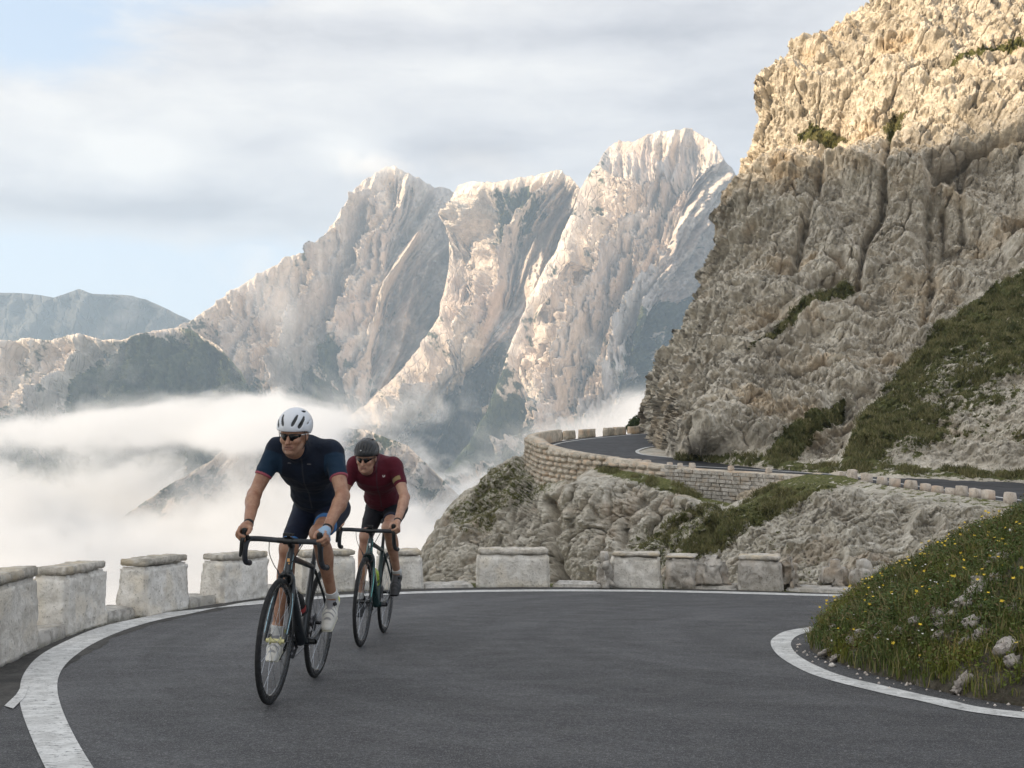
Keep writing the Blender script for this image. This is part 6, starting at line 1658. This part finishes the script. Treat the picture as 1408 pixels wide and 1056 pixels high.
person2 = rider('man in a maroon jersey, black shorts and black helmet, riding behind the first cyclist',
                dict(hs=.94, sy=-.035, head=(.372, -.078, 1.425), yaw=-3, pitch=16, skin=M_skin2, jersey=M_j2, shorts=M_s2, shoe=M_shoe2, sole=M_sole2, sock=M_sock1, sockh=.03, gloves=(), glovemat=M_glove, helmet=M_helm_b, vents=VW2, temple=M_black, hmark=True,
                     marks=[(.055, 1.290, .009, .0045), (.048, 1.297, .004, .004), (.062, 1.297, .004, .004)], markw=.8, toeL=42, toeR=38, stub=.15, watchR=False, shw=.164), L2, R2, 4)
place([bike2, person2], (496, 889.5), rad(4.0), rad(2.3))
def CL(px, py, d, rpx, rpy, rd, g):
    c = P(px, py, d); return (*c, rpx / FPX * d, rd, rpy / FPX * d, g)
CLOUDS = [CL(60, 590, 1150, 130, 34, 200, 1.2), CL(230, 592, 1150, 120, 42, 220, 1.2), CL(420, 575, 1200, 110, 40, 200, 1.25), CL(330, 600, 1000, 110, 34, 160, .8), CL(90, 672, 700, 230, 22, 220, -1.4),
          CL(380, 640, 950, 55, 22, 150, -0.45), CL(560, 575, 1500, 80, 50, 120, 0.8), CL(600, 545, 1550, 50, 30, 100, .5),
          CL(820, 600, 420, 140, 40, 120, 1.2), CL(885, 555, 500, 60, 32, 100, 1.0), CL(600, 600, 700, 160, 50, 250, -1.0), CL(650, 660, 600, 200, 40, 150, .8)]
# ================================================================== air: haze and the clouds lying in the valley
def box(name, lo, hi, mat):
    v = [(x, y, z) for x in (lo[0], hi[0]) for y in (lo[1], hi[1]) for z in (lo[2], hi[2])]
    f = [(0, 1, 3, 2), (4, 6, 7, 5), (0, 4, 5, 1), (2, 3, 7, 6), (0, 2, 6, 4), (1, 5, 7, 3)]
    return mesh_np(name, v, f, mat, smooth=False)
def vol_mat(name):
    m = bpy.data.materials.new(name); m.use_nodes = True
    m.node_tree.nodes.clear(); t = NT(m.node_tree)
    out = t.n.new('ShaderNodeOutputMaterial'); v = t.n.new('ShaderNodeVolumePrincipled')
    t.l.new(v.outputs[0], out.inputs['Volume']); return m, t, v
m, t, v = vol_mat('haze')
v.inputs['Color'].default_value = (0.62, 0.80, 1.0, 1); v.inputs['Density'].default_value = 0.00016; v.inputs['Anisotropy'].default_value = 0.1
tag(box('haze', (-2900, -700, -460), (1300, 4400, 560), m), kind='stuff')

m, t, v = vol_mat('cloud_vapour')
v.inputs['Color'].default_value = (0.875, 0.89, 0.92, 1); v.inputs['Anisotropy'].default_value = 0.0
p = t.pos(); sp = t.n.new('ShaderNodeSeparateXYZ'); t.set(sp.inputs[0], p)
x, y, z = sp.outputs
n1 = t.noise(t.mapping(p, sc=(1, 0.8, 1.35)), 0.0068, 5, 0.58, 0.6)
n2 = t.noise(t.mapping(p, (50, 20, 9), sc=(1, 1, 1.3)), 0.019, 5, 0.66, 0.5)
nn = t.math('ADD', t.math('MULTIPLY', n1, 0.66), t.math('MULTIPLY', n2, 0.34))     # ~0.5
def lump(cx, cy, cz, rx, ry, rz):
    q = t.vmath('MULTIPLY', t.vmath('SUBTRACT', p, (cx, cy, cz)), (1 / rx, 1 / ry, 1 / rz))
    return t.math('EXPONENT', t.math('MULTIPLY', t.math('POWER', t.vmath('LENGTH', q), 2.0), -1.0))
# top of the cloud sea: lower near the road, higher towards the massif
top = t.math('ADD', -95.0, t.math('MULTIPLY', t.math('SUBTRACT', y, 500), -0.020))
fill = t.mapr(t.math('SUBTRACT', top, z), -45, 55, -0.55, 0.95, smooth=False)
d = fill
for (cx, cy, cz, rx, ry, rz, g) in CLOUDS:
    d = t.math('ADD', d, t.math('MULTIPLY', lump(cx, cy, cz, rx, ry, rz), g))
dd = t.math('ADD', d, t.math('MULTIPLY', t.math('SUBTRACT', nn, 0.5), 5.4))
dens = t.mapr(dd, 0.05, 0.75, 0.0, 0.030)
t.set(v.inputs['Density'], dens)
o = tag(box('valley_cloud', (-1500, 260, -379), (700, 1840, 60), m), kind='stuff')

# a torn cap of cloud on the highest left peak
m, t, v = vol_mat('summit_vapour')
v.inputs['Color'].default_value = (0.985, 0.985, 0.99, 1)
p = t.pos(); cc = P(512, 226, 2330)
q = t.vmath('MULTIPLY', t.vmath('SUBTRACT', p, tuple(cc)), (1 / 120.0, 1 / 120.0, 1 / 38.0))
fall = t.math('SUBTRACT', 1.0, t.vmath('LENGTH', q))
nz = t.noise(p, 0.022, 5, .62, .5)
t.set(v.inputs['Density'], t.mapr(t.math('ADD', fall, t.math('MULTIPLY', t.math('SUBTRACT', nz, .5), 2.4)), 0.15, 1.2, 0.0, 0.007))
tag(box('summit_cloud', (cc[0] - 190, cc[1] - 150, cc[2] - 75), (cc[0] + 190, cc[1] + 150, cc[2] + 75), m), kind='stuff')
